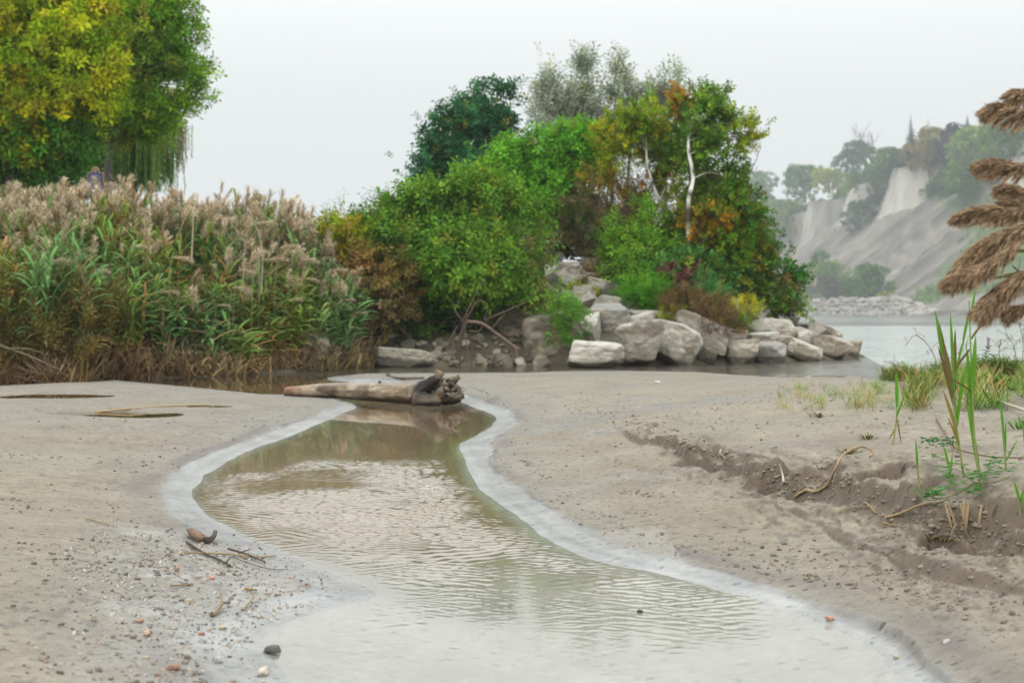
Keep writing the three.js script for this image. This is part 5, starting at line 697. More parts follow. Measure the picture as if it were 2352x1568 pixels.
// ---------------------------------------------------------------- the driftwood log across the stream
{
  const t = thing('driftwood_log', 'weathered driftwood log with a charred split root end lying across the stream', 'log', W(860, 925, 23.2).setY(0)), o = t.position, q = (u, v, D) => W(u, v, D).sub(o);
  const A = q(657, 900, 24.2), B = q(992, 900, 22.9), burn = q(985, 888, 22.68), R = rnd(701);
  const col = (p, tt, d) => {
    const n = fbm(p.x * 1.1, p.y * 9, p.z * 9, 4), n2 = fbm(p.x * 3, p.y * 26, p.z * 26, 3), pt = fbm(p.x * 2.6 + 4, p.y * 5, p.z * 4, 3);
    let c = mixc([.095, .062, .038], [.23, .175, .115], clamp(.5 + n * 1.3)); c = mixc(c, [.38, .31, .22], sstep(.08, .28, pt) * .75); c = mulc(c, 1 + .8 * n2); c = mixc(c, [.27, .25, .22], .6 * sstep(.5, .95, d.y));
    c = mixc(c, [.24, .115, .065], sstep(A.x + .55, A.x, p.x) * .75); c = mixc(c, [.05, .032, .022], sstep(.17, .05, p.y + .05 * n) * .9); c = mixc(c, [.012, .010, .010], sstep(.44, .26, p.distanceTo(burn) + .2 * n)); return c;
  };
  const rad = (tt, a, p) => lerp(.085, .185, Math.pow(tt, .9)) * (1 + .05 * fbm(Math.cos(a) * 2, Math.sin(a) * 2, tt * 6, 3) + .13 * fbm(Math.cos(a) * 5, Math.sin(a) * 5, tt * 3.5, 3) + .08 * fbm(Math.cos(a) * 14, Math.sin(a) * 14, tt * 5, 2)) * (1 + .22 * sstep(.86, 1, tt));
  const b = new MB(), NS = 56, NR = 110, dx = B.clone().sub(A).normalize(), nz = V(0, 1, 0).addScaledVector(dx, -dx.y).normalize(), bz = dx.clone().cross(nz);
  for (let k = 0; k <= NR; k++) for (let s = 0; s <= NS; s++) { const tt = k / NR, a = s / NS * 6.28318, d = nz.clone().multiplyScalar(Math.cos(a)).addScaledVector(bz, Math.sin(a)), p = A.clone().lerp(B, tt); p.y += .02 * Math.sin(tt * 5); let r = rad(tt, s === NS ? 0 : a); if (k === 0) r *= .93; const w = sstep(.93, 1, tt); if (w) r *= 1 - .25 * w * (.5 + vn(Math.cos(a) * 4, Math.sin(a) * 4, 3)); p.addScaledVector(d, r); b.vert(p, d, col(p, tt, d), a * .1, tt * 3); }
  for (let k = 0; k < NR; k++) for (let s = 0; s < NS; s++) { const a = k * (NS + 1) + s, c = a + NS + 1; b.i.push(a, a + 1, c, a + 1, c + 1, c); }
  for (const [P0, row, f] of [[A, 0, 1], [B, NR, -1]]) { const m = b.vert(P0.clone().addScaledVector(dx, f * (f < 0 ? .16 : .01)), dx.clone().multiplyScalar(-f), f > 0 ? [.2, .11, .07] : [.012, .01, .01]); for (let s = 0; s < NS; s++) f > 0 ? b.i.push(m, row * (NS + 1) + s + 1, row * (NS + 1) + s) : b.i.push(m, row * (NS + 1) + s, row * (NS + 1) + s + 1); }
  const g = b.make(); g.computeVertexNormals(); mesh('trunk', g, barkMat, t);
  const prong = (pts, r, dark = 0) => { const m = new MB(); m.tube(pts, r, 14, (p, tt, d) => { const n = fbm(p.x * 6, p.y * 10, p.z * 6, 3), e = fbm(p.x * 20, p.y * 20, p.z * 20, 2); let c = mulc(mixc([.14, .10, .065], [.33, .265, .185], clamp(.5 + n * 1.4)), 1 + .8 * e); c = mixc(c, [.012, .010, .009], .96 * sstep(.34, .2, p.distanceTo(burn) + .12 * n)); c = mixc(c, [.02, .015, .013], clamp(dark * 1.5 * (.6 + 1.4 * n) + sstep(.1, .02, p.y))); return c; }, undefined, true, .55, pts[0].x * 9 + dark * 5); const gg = m.make(), PP = gg.attributes.position, NN = gg.attributes.normal; for (let i = 0; i < PP.count; i++) { const x = PP.getX(i), y = PP.getY(i), z = PP.getZ(i), e = .028 * fbm(x * 11, y * 13, z * 11, 3) - .03 * Math.max(0, .1 - Math.abs(fbm(x * 7 + 3, y * 9, z * 7, 2))) * 6; PP.setXYZ(i, x + NN.getX(i) * e, y + NN.getY(i) * e, z + NN.getZ(i) * e); } gg.computeVertexNormals(); mesh('root', gg, barkMat, t); };
  prong([q(948, 906, 22.85), q(978, 888, 22.7), q(1004, 868, 22.6), q(1013, 853, 22.6)], t => .085 * (1 - t) + .055 + .03 * Math.exp(-(((t - .95) / .09) ** 2)), .12);
  prong([q(980, 904, 23), q(1015, 890, 23.1), q(1038, 874, 23.2), q(1056, 866, 23.2)], [.10, .045], .3);
  prong([q(985, 906, 22.9), q(1030, 890, 22.9), q(1048, 890, 22.9), q(1054, 906, 22.9), q(1060, 917, 22.9)], t => .09 - .035 * t, .6);
  prong([q(990, 912, 22.8), q(1025, 918, 22.75), q(1058, 916, 22.7)], t => .09 * (1 - t) + .05, .75);
  prong([q(985, 918, 22.6), q(1003, 908, 22.5), q(1012, 896, 22.45), q(1014, 886, 22.45)], t => .085 * (1 - t) + .018, .15);
  prong([q(960, 914, 22.65), q(990, 920, 22.5), q(1012, 925, 22.45)], t => .09 * (1 - t) + .045, .55);
  prong([q(1030, 905, 22.6), q(1052, 912, 22.6), q(1062, 904, 22.6)], [.05, .02], .5);
  const sp = new MB(); for (let k = 0; k < 60; k++) { const u = 985 + 75 * R(), v = lerp(872, 918, R()), a = q(u, v, 22.55 + .4 * R()), d = V(.4 + .5 * R(), (R() - .35) * 1.2, (R() - .2) * .8).normalize(), L = .05 + .12 * R(); sp.tube([a, a.clone().addScaledVector(d, L * .5).add(V(0, .01, 0)), a.clone().addScaledVector(d, L)], [.012 + .02 * R(), .003], 5, R() < .6 ? [.03, .022, .018] : [.26, .2, .13], R() < .5 ? [.03, .022, .018] : [.36, .29, .2], true, .4); } kind(sp.build('splinters', barkMat, t), 'stuff');
  const kn = new MB(); for (const [u, v, D] of [[872, 877, 23.25], [764, 907, 23.65]]) kn.geo(new THREE.SphereGeometry(.022, 10, 8), new THREE.Matrix4().makeTranslation(...q(u, v, D).toArray()), [.015, .012, .01]); kind(kn.build('knot', barkMat, t), 'stuff');
  const s2 = thing('driftwood_stick', 'short dark forked stick lying on the sand bar behind the log', 'stick', ground(925, 868)), m = new MB(), e = s2.position; m.tube([ground(890, 862, .02), ground(925, 872, .03), ground(975, 871, .03)].map(p => p.sub(e)), [.035, .02], 6, [.07, .06, .05], [.1, .085, .07], true, .5); m.build('stick', barkMat, s2);
}

// ---------------------------------------------------------------- things lying on the sand
function lying(name, label, cat, pts, r, c, c2, o = {}) { const P = pts.map(([u, v, l = .012]) => ground(u, v, l)), t = thing(name, label, cat, P[0].clone(), o.group), b = new MB(); b.tube(P.map(p => p.sub(t.position)), r, o.n ?? 6, c, c2, true, o.rough ?? .3); for (const x of o.more || []) { const Q = x.map(([u, v, l = .012]) => ground(u, v, l).sub(t.position)); b.tube(Q, [r[0] * .7, r[1] * .7], 5, c, c2, true, .3); } b.build(o.part ?? 'stem', o.mat ?? barkMat, t); return t; }
const STRAW = [.42, .30, .16], DK = [.07, .05, .04], TAN = [.40, .31, .20];
lying('straw', 'long pale reed straw lying across the shallow puddle on the sand', 'straw', [[218, 948], [300, 940], [380, 934], [480, 931]], [.018, .012], STRAW, [.48, .36, .2]);
lying('straw', 'thin straight straw alone on the dry sand of the spit', 'straw', [[195, 1193], [232, 1203], [262, 1211]], [.005, .004], STRAW, STRAW);
lying('straw', 'long yellow reed straw crossing the twigs near the water', 'straw', [[422, 1273], [520, 1276], [600, 1283], [632, 1280]], [.0065, .005], STRAW, [.5, .38, .2]);
lying('twig', 'dark twig with a knotted end under the yellow straw', 'twig', [[428, 1248], [470, 1275], [505, 1290], [527, 1303]], [.007, .007], DK, [.1, .07, .06], { more: [[[520, 1299, .02], [528, 1292, .03]], [[455, 1266], [440, 1262]]] });
lying('twig', 'short reddish twig lying over the far end of the yellow straw', 'twig', [[524, 1267, .02], [560, 1277, .02], [608, 1294]], [.007, .005], [.12, .07, .05], [.14, .08, .05], { more: [[[548, 1277, .02], [575, 1272, .03]]] });
lying('rootlet', 'hair thin curved rootlet trailing from the twigs to the water', 'rootlet', [[530, 1282], [580, 1300], [630, 1312], [664, 1312]], [.0025, .002], [.12, .09, .07], [.1, .08, .07]);
lying('straw', 'short pale straw piece on the gravel below the twigs', 'straw', [[392, 1349], [420, 1348], [442, 1345]], [.006, .005], STRAW, STRAW);
lying('straw', 'small orange stalk piece on the grey sand', 'straw', [[562, 1357], [575, 1358], [588, 1359]], [.007, .006], [.42, .24, .1], STRAW);
lying('straw', 'pale split straw tilted on the grey sand', 'straw', [[556, 1402, .005], [572, 1392, .02], [584, 1381, .03]], [.007, .005], [.5, .4, .26], TAN);
lying('wood_chip', 'pale forked wood chip with a dark spike on the gravel', 'wood chip', [[487, 1416], [500, 1407, .02], [512, 1396, .03]], [.013, .008], TAN, [.3, .22, .14], { more: [[[510, 1398, .03], [507, 1385, .05]]] });
{ // curled dry leaf of wood by the twigs: two rolled pieces
  const t = thing('bark_curl', 'rolled brown piece of bark with a dark broken end by the waterline', 'bark', ground(462, 1240)), b = new MB(), o = t.position, R = rnd(720);
  b.tube([ground(434, 1228, .03), ground(448, 1238, .035), ground(462, 1246, .03), ground(470, 1246, .02)].map(p => p.sub(o)), t => .028 * Math.sin(Math.PI * (.2 + .65 * t)), 9, [.17, .10, .065], [.24, .15, .09], true, .6, 3); b.build('bark', barkMat, t);
  const c = new MB(); c.tube([ground(466, 1247, .02), ground(480, 1247, .02), ground(492, 1243, .04), ground(494, 1238, .05)].map(p => p.sub(o)), t => .022 * (1.1 - .5 * t), 8, [.06, .045, .04], [.10, .07, .05], true, .7, 5); c.build('broken_end', barkMat, t);
  const d = new MB(); d.blade(ground(418, 1233, .01).sub(o), V(1, .25, .2), .06, .02, .3, 4, DK, DK); d.build('leaf', dryMat, t);
}
const pebG = [0, 1, 2, 3].map(k => { const g = rockGeo(730 + k, [1, .55, .75], 7, { cuts: 2, sharp: 5, col: [1, 1, 1], stain: .1 }); const C = g.attributes.color; for (let i = 0; i < C.count; i++) { const m = clamp(C.getX(i), .75, 1.1); C.setXYZ(i, m, m, m); } return g; });
const pebM = {}; const pebMat = c => pebM[c] ??= new THREE.MeshStandardMaterial({ vertexColors: true, color: new THREE.Color(...c), roughness: .62, bumpMap: t2, bumpScale: .004 });
[[624, 1501, .075, [.085, .08, .072], 'dark smooth egg shaped pebble on the wet sand edge'], [603, 1549, .055, [.52, .46, .36], 'cream pebble at the bottom edge near the dark pebble'], [510, 1444, .04, [.50, .42, .30], 'yellowish cream pebble above the dark pebble'], [502, 1519, .05, [.50, .49, .45], 'flat whitish pebble on the gravel'], [397, 1537, .055, [.30, .16, .10], 'flat reddish brown pebble near the bottom of the gravel'], [338, 1459, .045, [.44, .29, .19], 'orange pebble in the fine gravel'], [320, 1429, .04, [.42, .24, .17], 'pinkish red pebble on the gravel edge'], [434, 1384, .045, [.52, .45, .32], 'pale yellow oblong pebble in the gravel'], [406, 1307, .035, [.42, .25, .12], 'orange oval pebble above the gravel'], [487, 1330, .035, [.50, .22, .13], 'bright orange red pebble on the gravel'], [424, 1343, .04, [.2, .2, .19], 'grey pebble beside the short straw'], [463, 1457, .03, [.45, .2, .12], 'small brick red pebble among grey gravel'], [603, 1568, .03, [.5, .45, .36], 'small cream pebble cut by the bottom edge'], [1907, 1423, .04, [.5, .27, .18], 'pinkish pebble on the wet margin of the bar'], [2058, 1511, .035, [.45, .38, .25], 'tan pebble in the dark drift on the bar'], [2175, 1476, .035, [.55, .53, .5], 'white pebble in the dark drift on the bar'], [1471, 1459, .035, [.05, .02, .02], 'dark red leaf sized stone in the rippled shallows'], [1512, 880, .09, [.7, .7, .68], 'white scrap on the far sand of the bar']]
  .forEach(([u, v, s, c, lab], k) => { const p = ground(u, v), m = mesh('pebble', pebG[k % 4], pebMat(c)); p.y = Math.max(p.y, u === 1471 ? .0 : -1) + s * .2; m.position.copy(p); m.scale.setScalar(s * 1.15); m.rotation.y = k * 1.7; tag(m, lab, 'pebble', 'pebbles on the sand'); });
{ // fine gravel, crumbs of sand, drifted plant scraps: too many to count
  const R = rnd(740), gm = [], gc = [], cm = [], cc = [], PC = [[.30, .29, .27], [.22, .21, .2], [.4, .38, .34], [.36, .24, .17], [.42, .36, .26], [.14, .135, .13], [.33, .3, .27]];
  const lay = (x, D, s, list, cl, c, sq = 1) => { const y = surfH(x, D); if (y < .004) return; list.push(new THREE.Matrix4().compose(V(x, y + s * .12, -D), new THREE.Quaternion().setFromEuler(new THREE.Euler(R() * .5, R() * 6.28, R() * .5)), V(s, s * sq, s))); cl.push(c); };
  for (let k = 0; k < 15000; k++) { const x = -3.4 + 3.2 * R(), D = 5 + 5.2 * R(), q = sdPoly(GRAVEL, x, D); if (q < -.5 || R() > sstep(-.5, .35, q) * (.35 + .9 * sstep(-.2, .3, fbm(x * 1.5, D * 1.5, 90, 3)))) continue; lay(x, D, .007 + .02 * R() ** 3, gm, gc, mulc(PC[(R() * 7) | 0], .8 + .4 * R())); }
  for (let k = 0; k < 12000; k++) { const D = 5 + 18 * R() * R() + 2 * R(), x = (R() - .48) * D * .76, s = gS.at(x, D); if (s < .32) continue; const n = fbm(x * .9, D * .9, 92, 3), near = Math.exp(-Math.abs(s - .55) / .22); if (R() > .12 + .9 * sstep(.05, .4, n) + .5 * near * (x > 0 ? 1 : .4)) continue; const b = R(); b < .3 ? lay(x, D, .007 + .014 * R() ** 2, gm, gc, mulc(PC[(R() * 7) | 0], .55 + .4 * R())) : lay(x, D, .01 + .03 * R() ** 2, cm, cc, mulc([.22, .18, .14], .5 + .7 * R()), .7); }
  for (const [u0, v0, u1, v1, n, sp] of [[1310, 930, 1500, 985, 260, 26], [1480, 985, 1680, 1050, 240, 26], [1640, 1060, 1900, 1130, 300, 34], [1880, 1090, 2200, 1230, 350, 44], [1420, 1128, 1530, 1140, 60, 8], [1090, 888, 1190, 945, 160, 7], [2150, 1180, 2352, 1250, 150, 44]]) for (let k = 0; k < n; k++) { const t = R(), u = lerp(u0, u1, t) + (R() - .5) * sp * 2, v = lerp(v0, v1, t) + (R() + R() - 1) * sp, p = ground(u, v); lay(p.x, -p.z, .008 + .035 * R() ** 4, cm, cc, mulc([.22, .18, .132], .6 + .6 * R()), .8); }
  stuffTag(inst('gravel', pebG[1], pebbleMat, gm, gc), 'fine mixed grey and reddish gravel on the wet sand', 'gravel');
  stuffTag(inst('sand_clods', rockGeo(745, [1, .7, .9], 3, { col: [1, 1, 1], stain: 0 }), dryMat, cm, cc), 'dark crumbs and clods of sand on the beach', 'sand clods');
  const b = new MB(); b.blade(V(-.5, .0, 0), V(1, .25, .1), 1, .1, .5, 4, [1, 1, 1]); const sg = b.make(), m = [], c = [];
  for (let k = 0; k < 900; k++) { const D = 5 + 16 * R(), x = (R() - .42) * D * .74, s = gS.at(x, D); if (s < .3) continue; if (R() > .25 + Math.exp(-Math.abs(s - .6) / .4)) continue; const y = surfH(x, D), L = .02 + .07 * R() * R(); m.push(new THREE.Matrix4().compose(V(x, y + .004, -D), new THREE.Quaternion().setFromEuler(new THREE.Euler(0, R() * 6.28, 0)), V(L, L, L))); c.push(mulc(R() < .4 ? [.34, .25, .14] : R() < .6 ? [.3, .13, .08] : [.08, .06, .045], .6 + .7 * R())); }
  stuffTag(inst('plant_scraps', sg, dryMat, m, c), 'small scraps of dead leaves and straw strewn over the sand', 'plant scraps');
}

// ---------------------------------------------------------------- the bank on the near side: roots, reeds, weeds
const ROOT = [.40, .28, .15], ROOT2 = [.46, .34, .19];
lying('root', 'long pale root hanging in a bow over the broken sand face', 'root', [[1826, 1146, .02], [1850, 1135, .03], [1872, 1138, .03], [1902, 1128, .05], [1922, 1095, .08], [1950, 1068, .1], [1985, 1052, .08], [2005, 1053, .05], [1998, 1062, .04]], [.011, .007], ROOT2, ROOT, { part: 'root' });
lying('root', 'pale root running level along the foot of the bank to the dark hollow', 'root', [[2165, 1193, .02], [2195, 1189, .03], [2240, 1178, .05], [2290, 1175, .06]].map(([u, v, l]) => [u - 130, v + 2, l]), [.009, .007], ROOT2, ROOT, { part: 'root', more: [[[2045, 1192, .02], [2020, 1190, .02]]] });
lying('straw', 'short straw upright against the foot of the bank', 'straw', [[1988, 1160, .02], [2000, 1172, .02], [2012, 1182, .01]], [.006, .005], ROOT2, STRAW);
lying('straw', 'pale straw lying flat in front of the broken bank', 'straw', [[1925, 1180], [1960, 1172, .02], [2000, 1170, .02]], [.005, .004], STRAW, STRAW);
lying('straw', 'curved straw below the level root', 'straw', [[2028, 1204], [2050, 1210], [2080, 1214]], [.005, .004], ROOT2, STRAW);
lying('dry_leaf', 'pale upright sliver of dry reed leaf on the sand slope', 'leaf', [[1790, 1092, .09], [1797, 1103, .05], [1800, 1115, .02]], [.004, .014], [.6, .55, .45], [.5, .44, .34], { n: 4, part: 'leaf' });
lying('dry_leaf', 'small curled dry leaf below the split in the bank', 'leaf', [[1656, 1040, .03], [1654, 1048, .03], [1662, 1054, .02], [1672, 1056, .01]], [.01, .006], [.45, .38, .27], [.4, .33, .22], { n: 5, part: 'leaf' });
lying('root', 'thin brown root arching over the sand behind the reed shoots', 'root', [[2100, 955, .02], [2125, 1000, .03], [2160, 1035, .03], [2230, 1050, .03], [2330, 1055, .04]].map(([u, v, l]) => [u + 50, v + 10, l]), [.007, .004], [.24, .15, .09], [.22, .14, .09], { part: 'root' });
lying('driftwood_stick', 'pale bent stick half buried behind the reed shoots', 'stick', [[2255, 895, .08], [2272, 918, .05], [2300, 935, .05], [2345, 955, .06], [2400, 975, .05]], [.017, .014], [.42, .36, .28], [.46, .39, .3]);
{ // dead reed sheath hanging from the hollow
  const t = thing('reed_sheath', 'dry tan reed sheaths hanging out of the dark hollow in the bank', 'dead leaves', ground(2190, 1235)), o = t.position, R = rnd(750);
  for (const [u, v, l, w, dx] of [[2212, 1168, .2, .016, -.16], [2206, 1168, .19, .014, -.06], [2218, 1172, .17, .014, -.25], [2200, 1172, .15, .012, .02], [2165, 1174, .15, .013, .1], [2172, 1174, .16, .012, .16], [2248, 1176, .13, .012, -.3], [2190, 1218, .09, .012, -.6], [2200, 1222, .1, .01, .5]]) { const b = new MB(), c = mulc([.26, .18, .095], .7 + .6 * R()); b.blade(ground(u, v, .05).add(V(0, 0, .05)).sub(o), V(dx, -.75, .5), l, w, .6, 8, c, mulc(c, .8), V(1, .2, 0), .5); b.build('sheath', dryMat, t); }
}
function tuft(name, label, cat, u, v, n, L, w, c, o = {}) { const t = thing(name, label, cat, ground(u, v), o.group), R = rnd(u + v), b = new MB(); for (let k = 0; k < n; k++) { const a = R() * 6.28, s = (o.r ?? .06) * R(); b.blade(V(Math.cos(a) * s * (o.wide ?? 1), 0, Math.sin(a) * s), V(Math.cos(a) * (o.flat ?? .8), .7 + .6 * R(), Math.sin(a) * (o.flat ?? .8)), L * (.5 + .7 * R()), w * (.7 + .6 * R()), (o.bend ?? 1.3) * (.5 + R()), 4, mulc(c[(R() * c.length) | 0], .75 + .5 * R()), c[(R() * c.length) | 0]); } kind(b.build(o.part ?? 'blades', o.mat ?? dryMat, t), 'stuff'); return t; }
const MOSS = [[.14, .13, .03], [.20, .15, .05], [.10, .13, .03]], GRN = [[.05, .17, .02], [.08, .24, .03], [.12, .28, .05]], DRYG = [[.34, .27, .12], [.28, .19, .08], [.22, .22, .06]];
tuft('grass_tuft', 'withered mossy tuft hanging over the crest of the bank', 'grass tuft', 1950, 1042, 60, .09, .008, MOSS, { r: .09, bend: 2 });
tuft('grass_tuft', 'small brown tuft standing alone on the top of the bank', 'grass tuft', 1992, 1008, 45, .07, .007, MOSS, { r: .06 });
tuft('grass_tuft', 'flat brown dead tuft on the open sand', 'grass tuft', 1878, 958, 50, .09, .008, [[.24, .15, .07], [.3, .2, .1], [.12, .08, .05]], { r: .1 });
tuft('grass_tuft', 'olive mossy tuft at the foot of the bank below the hanging sheaths', 'grass tuft', 2150, 1240, 80, .08, .008, MOSS, { r: .12, bend: 2 });
tuft('grass_tuft', 'bright green tuft by the far end of the bent stick', 'grass tuft', 2345, 985, 50, .14, .012, GRN, { r: .1, mat: leafMat });
tuft('leaf_rosette', 'bright green leafy rosette among the dry grass', 'plant', 2305, 890, 46, .3, .05, GRN, { r: .12, mat: leafMat, flat: 1.1, part: 'leaves' });
tuft('leaf_rosette', 'small leafy weed on the edge of the dry grass', 'plant', 2330, 895, 20, .2, .04, GRN, { r: .1, mat: leafMat, part: 'leaves' });
{ // dry yellow green grass along the top of the dune
  const R = rnd(760), b = new MB(), m = [], c = []; for (let k = 0; k < 18; k++) { const a = R() * 6.28; b.blade(V((R() - .5) * .16, 0, (R() - .5) * .12), V(Math.cos(a), .7 + 1.2 * R(), Math.sin(a)), .16 + .2 * R(), .0055, 1.3, 4, [1, 1, 1], [1.1, 1, .8]); } const g = b.make();
  for (let k = 0; k < 6000 && m.length < 1500; k++) { const u = 1880 + 620 * R() ** .7, v = 832 + 110 * R(), x = fbm(u * .018, v * .03, 5, 3), den = sstep(1920, 2080, u) * sstep(935, 880, v + (2352 - u) * .06) + .12 * sstep(1850, 2000, u); if (R() > den * (.25 + 2.4 * x)) continue; const p = ground(u, Math.max(v, 850)); p.y -= .01; m.push(aim(p, V((R() - .5) * .5, 1, (R() - .5) * .4), R() * 6.28, .6 + .7 * R())); const q = R(); c.push(mulc(q < .4 ? [.20, .22, .05] : q < .6 ? [.28, .18, .07] : [.10, .24, .03], .7 + .6 * R())); }
  stuffTag(inst('dune_grass', g, dryMat, m, c), 'low yellow and rust coloured grass on the crest of the dune', 'grass');
  const m2 = [], c2 = []; for (let k = 0; k < 90; k++) { const u = 1790 + 260 * R(), v = 885 + 60 * R(), p = ground(u, v); m2.push(aim(p, V((R() - .5) * .5, 1, .2), R() * 6.28, .3 + .35 * R())); c2.push(R() < .5 ? [.30, .24, .07] : [.10, .22, .03]); } stuffTag(inst('sparse_grass', g, dryMat, m2, c2), 'thin scattered grass on the open sand in front of the dune grass', 'grass');
}
function weed(label, u, v, stems, c, o = {}) { const t = thing(o.name ?? 'dry_weed', label, o.cat ?? 'weed', ground(u, v)), R = rnd(u), a = t.position, D = -a.z, b = new MB(); for (const l of stems) { b.tube(l.map(([x, y]) => W(x, y, D + (R() - .5) * .1).sub(a)), [.006, .003], 4, c, c); const cv = new THREE.CatmullRomCurve3(l.map(([x, y]) => W(x, y, D).sub(a))); for (let k = 0; k < (o.n ?? 7); k++) { const p = cv.getPoint(.3 + .7 * R()), e = p.clone().add(V((R() - .5) * .35, (R() - .2) * .22, (R() - .5) * .2)); b.tube([p, p.clone().lerp(e, .5).add(V(0, .03, 0)), e], [.003, .002], 3, c, c); for (let q = 0; q < 3; q++) b.leaf(e.clone().lerp(p, q * .12), ball(R).normalize(), UPV, .03, .012, mulc(c, 1.3)); } } kind(b.build('stem', dryMat, t), 'stuff'); return t; }
weed('thin leafless weed bending over the water edge before the lake', 2110, 880, [[[2115, 878], [2150, 840], [2130, 790], [2100, 770], [2080, 795]], [[2120, 878], [2170, 830], [2215, 800], [2225, 770]], [[2090, 880], [2070, 845], [2030, 830]]], [.16, .09, .06]);
weed('reddish dry weeds rising in front of the lake at the edge of the view', 2330, 850, [[[2335, 850], [2330, 800], [2310, 765]], [[2345, 850], [2350, 790], [2340, 740]], [[2300, 850], [2295, 800], [2310, 780]], [[2360, 850], [2370, 780], [2380, 750]]], [.20, .11, .07], { n: 10 });
{ // loosestrife with one purple flower spike
  const t = thing('loosestrife', 'leafy green plant with a small purple flower spike before the lake', 'plant', ground(2265, 876)), o = t.position, D = -o.z, R = rnd(770), b = new MB(), l = new MB(), f = new MB();
  for (const [u0, u1, v1] of [[2255, 2270, 790], [2262, 2285, 812], [2270, 2300, 822], [2248, 2240, 812], [2280, 2325, 828], [2240, 2222, 830]]) { const a = W(u0, 876, D).sub(o), e = W(u1, v1, D).sub(o); b.tube([a, a.clone().lerp(e, .5).add(V(0, .05, 0)), e], [.007, .004], 5, [.14, .17, .05]); for (let k = 0; k < 30; k++) { const q = .1 + .85 * k / 30, p = a.clone().lerp(e, q), w = k * 2.4; l.leaf(p, V(Math.cos(w), .45, Math.sin(w)).normalize(), UPV, .11 * (1.2 - q * .6), .028, mulc([.07, .21, .035], .7 + .6 * R())); } }
  for (let k = 0; k < 40; k++) { const p = W(2270, 800 - k * .6, D).sub(o), w = k * 2.4; f.leaf(p, V(Math.cos(w), .4, Math.sin(w)).normalize(), UPV, .03, .018, mulc([.42, .06, .36], .7 + .6 * R())); }
  b.build('stem', dryMat, t); kind(l.build('foliage', leafMat, t), 'stuff'); kind(f.build('flower', leafMat, t), 'stuff');
}
{ // clover-like creeper on the edge of the bank
  const t = thing('creeping_plant', 'low green creeping plant hanging over the edge of the bank', 'plant', ground(2230, 1130)), o = t.position, R = rnd(780), b = new MB(), l = new MB();
  for (const P of [[[2240, 1120], [2190, 1148], [2140, 1160], [2100, 1145]], [[2240, 1120], [2200, 1090], [2150, 1080], [2125, 1075]], [[2240, 1120], [2290, 1118], [2330, 1100]], [[2240, 1120], [2250, 1150], [2230, 1165]], [[2200, 1138], [2180, 1120], [2165, 1100]], [[2260, 1112], [2280, 1080], [2300, 1085]], [[2180, 1155], [2150, 1170], [2135, 1165]]]) { const cv = new THREE.CatmullRomCurve3(P.map(([u, v]) => ground(u, v, .03).sub(o))), pts = cv.getPoints(12); b.tube([pts[0], pts[4], pts[8], pts[12]], [.004, .002], 4, [.12, .14, .04]); for (let k = 0; k < 22; k++) { const p = cv.getPoint(R()).add(V((R() - .5) * .07, .02 + .05 * R(), (R() - .5) * .07)); for (let q = 0; q < 3; q++) { const a = q * 2.1 + R(); l.leaf(p, V(Math.cos(a), .3, Math.sin(a)).normalize(), UPV, .028, .02, mulc([.06, .22, .035], .7 + .7 * R()), .15); } } }
  b.build('stem', dryMat, t); kind(l.build('foliage', leafMat, t), 'stuff');
  const t2 = thing('creeping_plant', 'small dark leafy weed lying on the sand behind the reed shoots', 'plant', ground(2155, 1028)), o2 = t2.position, l2 = new MB(); for (let k = 0; k < 60; k++) { const p = ground(2115 + 80 * R(), 1020 + 18 * R(), .02 + .04 * R()).sub(o2), a = R() * 6.28; l2.leaf(p, V(Math.cos(a), .4, Math.sin(a)).normalize(), UPV, .045, .022, mulc([.05, .15, .04], .6 + .8 * R())); } kind(l2.build('foliage', leafMat, t2), 'stuff');
}
function shoot(label, base, path, leaves, o = {}) {   // a young reed: stem up along PATH, long blades from it
  const g0 = ground(...base), D = -g0.z + (o.dD ?? 0), t = thing('reed_shoot', label, 'reed', g0.clone()), a = t.position, R = rnd(base[0] * 3 + base[1]), b = new MB(), P = [g0.clone().sub(a).add(V(0, -.02, 0)), ...path.map(([u, v]) => W(u, v, D).sub(a))];
  b.tube(P, [o.r ?? .007, .003], 6, [.24, .23, .08], [.12, .22, .05]); b.build('stem', dryMat, t);
  for (const [u, v, u1, v1, w, c = 0] of leaves) { const m = new MB(), p = W(u, v, D).sub(a), e = W(u1, v1, D).sub(a), d = e.clone().sub(p), L = d.length(); d.normalize().add(V(0, .22, (R() - .5) * .3)); const C = [[[.10, .29, .02], [.16, .34, .04]], [[.15, .17, .04], [.20, .10, .06]], [[.24, .24, .05], [.3, .2, .06]], [[.10, .30, .02], [.13, .34, .03]]][c]; m.blade(p, d, L * 1.06, w * D / F * .6, .5, 9, C[0], C[1], V(.9, .1, .5 * (R() - .3)), .5); m.build('leaf', leafMat, t); }
}
shoot('tallest reed shoot rising to the seed heads with dark upper blades', [2252, 1118], [[2238, 1000], [2232, 860], [2228, 760], [2226, 690]], [[2250, 1095, 2228, 930, 16, 3], [2234, 980, 2222, 800, 20, 0], [2232, 905, 2240, 775, 20, 0], [2230, 800, 2195, 860, 14, 1], [2230, 780, 2262, 740, 12, 1], [2226, 720, 2212, 800, 12, 0], [2228, 740, 2240, 665, 10, 3], [2232, 900, 2175, 870, 12, 1]]);
shoot('leaning reed shoot with drooping purple tinted blades', [2215, 1095], [[2200, 1000], [2185, 900], [2160, 800], [2148, 715]], [[2190, 930, 2150, 800, 18, 1], [2180, 880, 2155, 740, 15, 1], [2165, 820, 2145, 715, 12, 0], [2200, 1000, 2168, 900, 14, 2], [2205, 1030, 2175, 960, 10, 2], [2196, 960, 2224, 820, 14, 0], [2186, 905, 2208, 780, 12, 0]]);
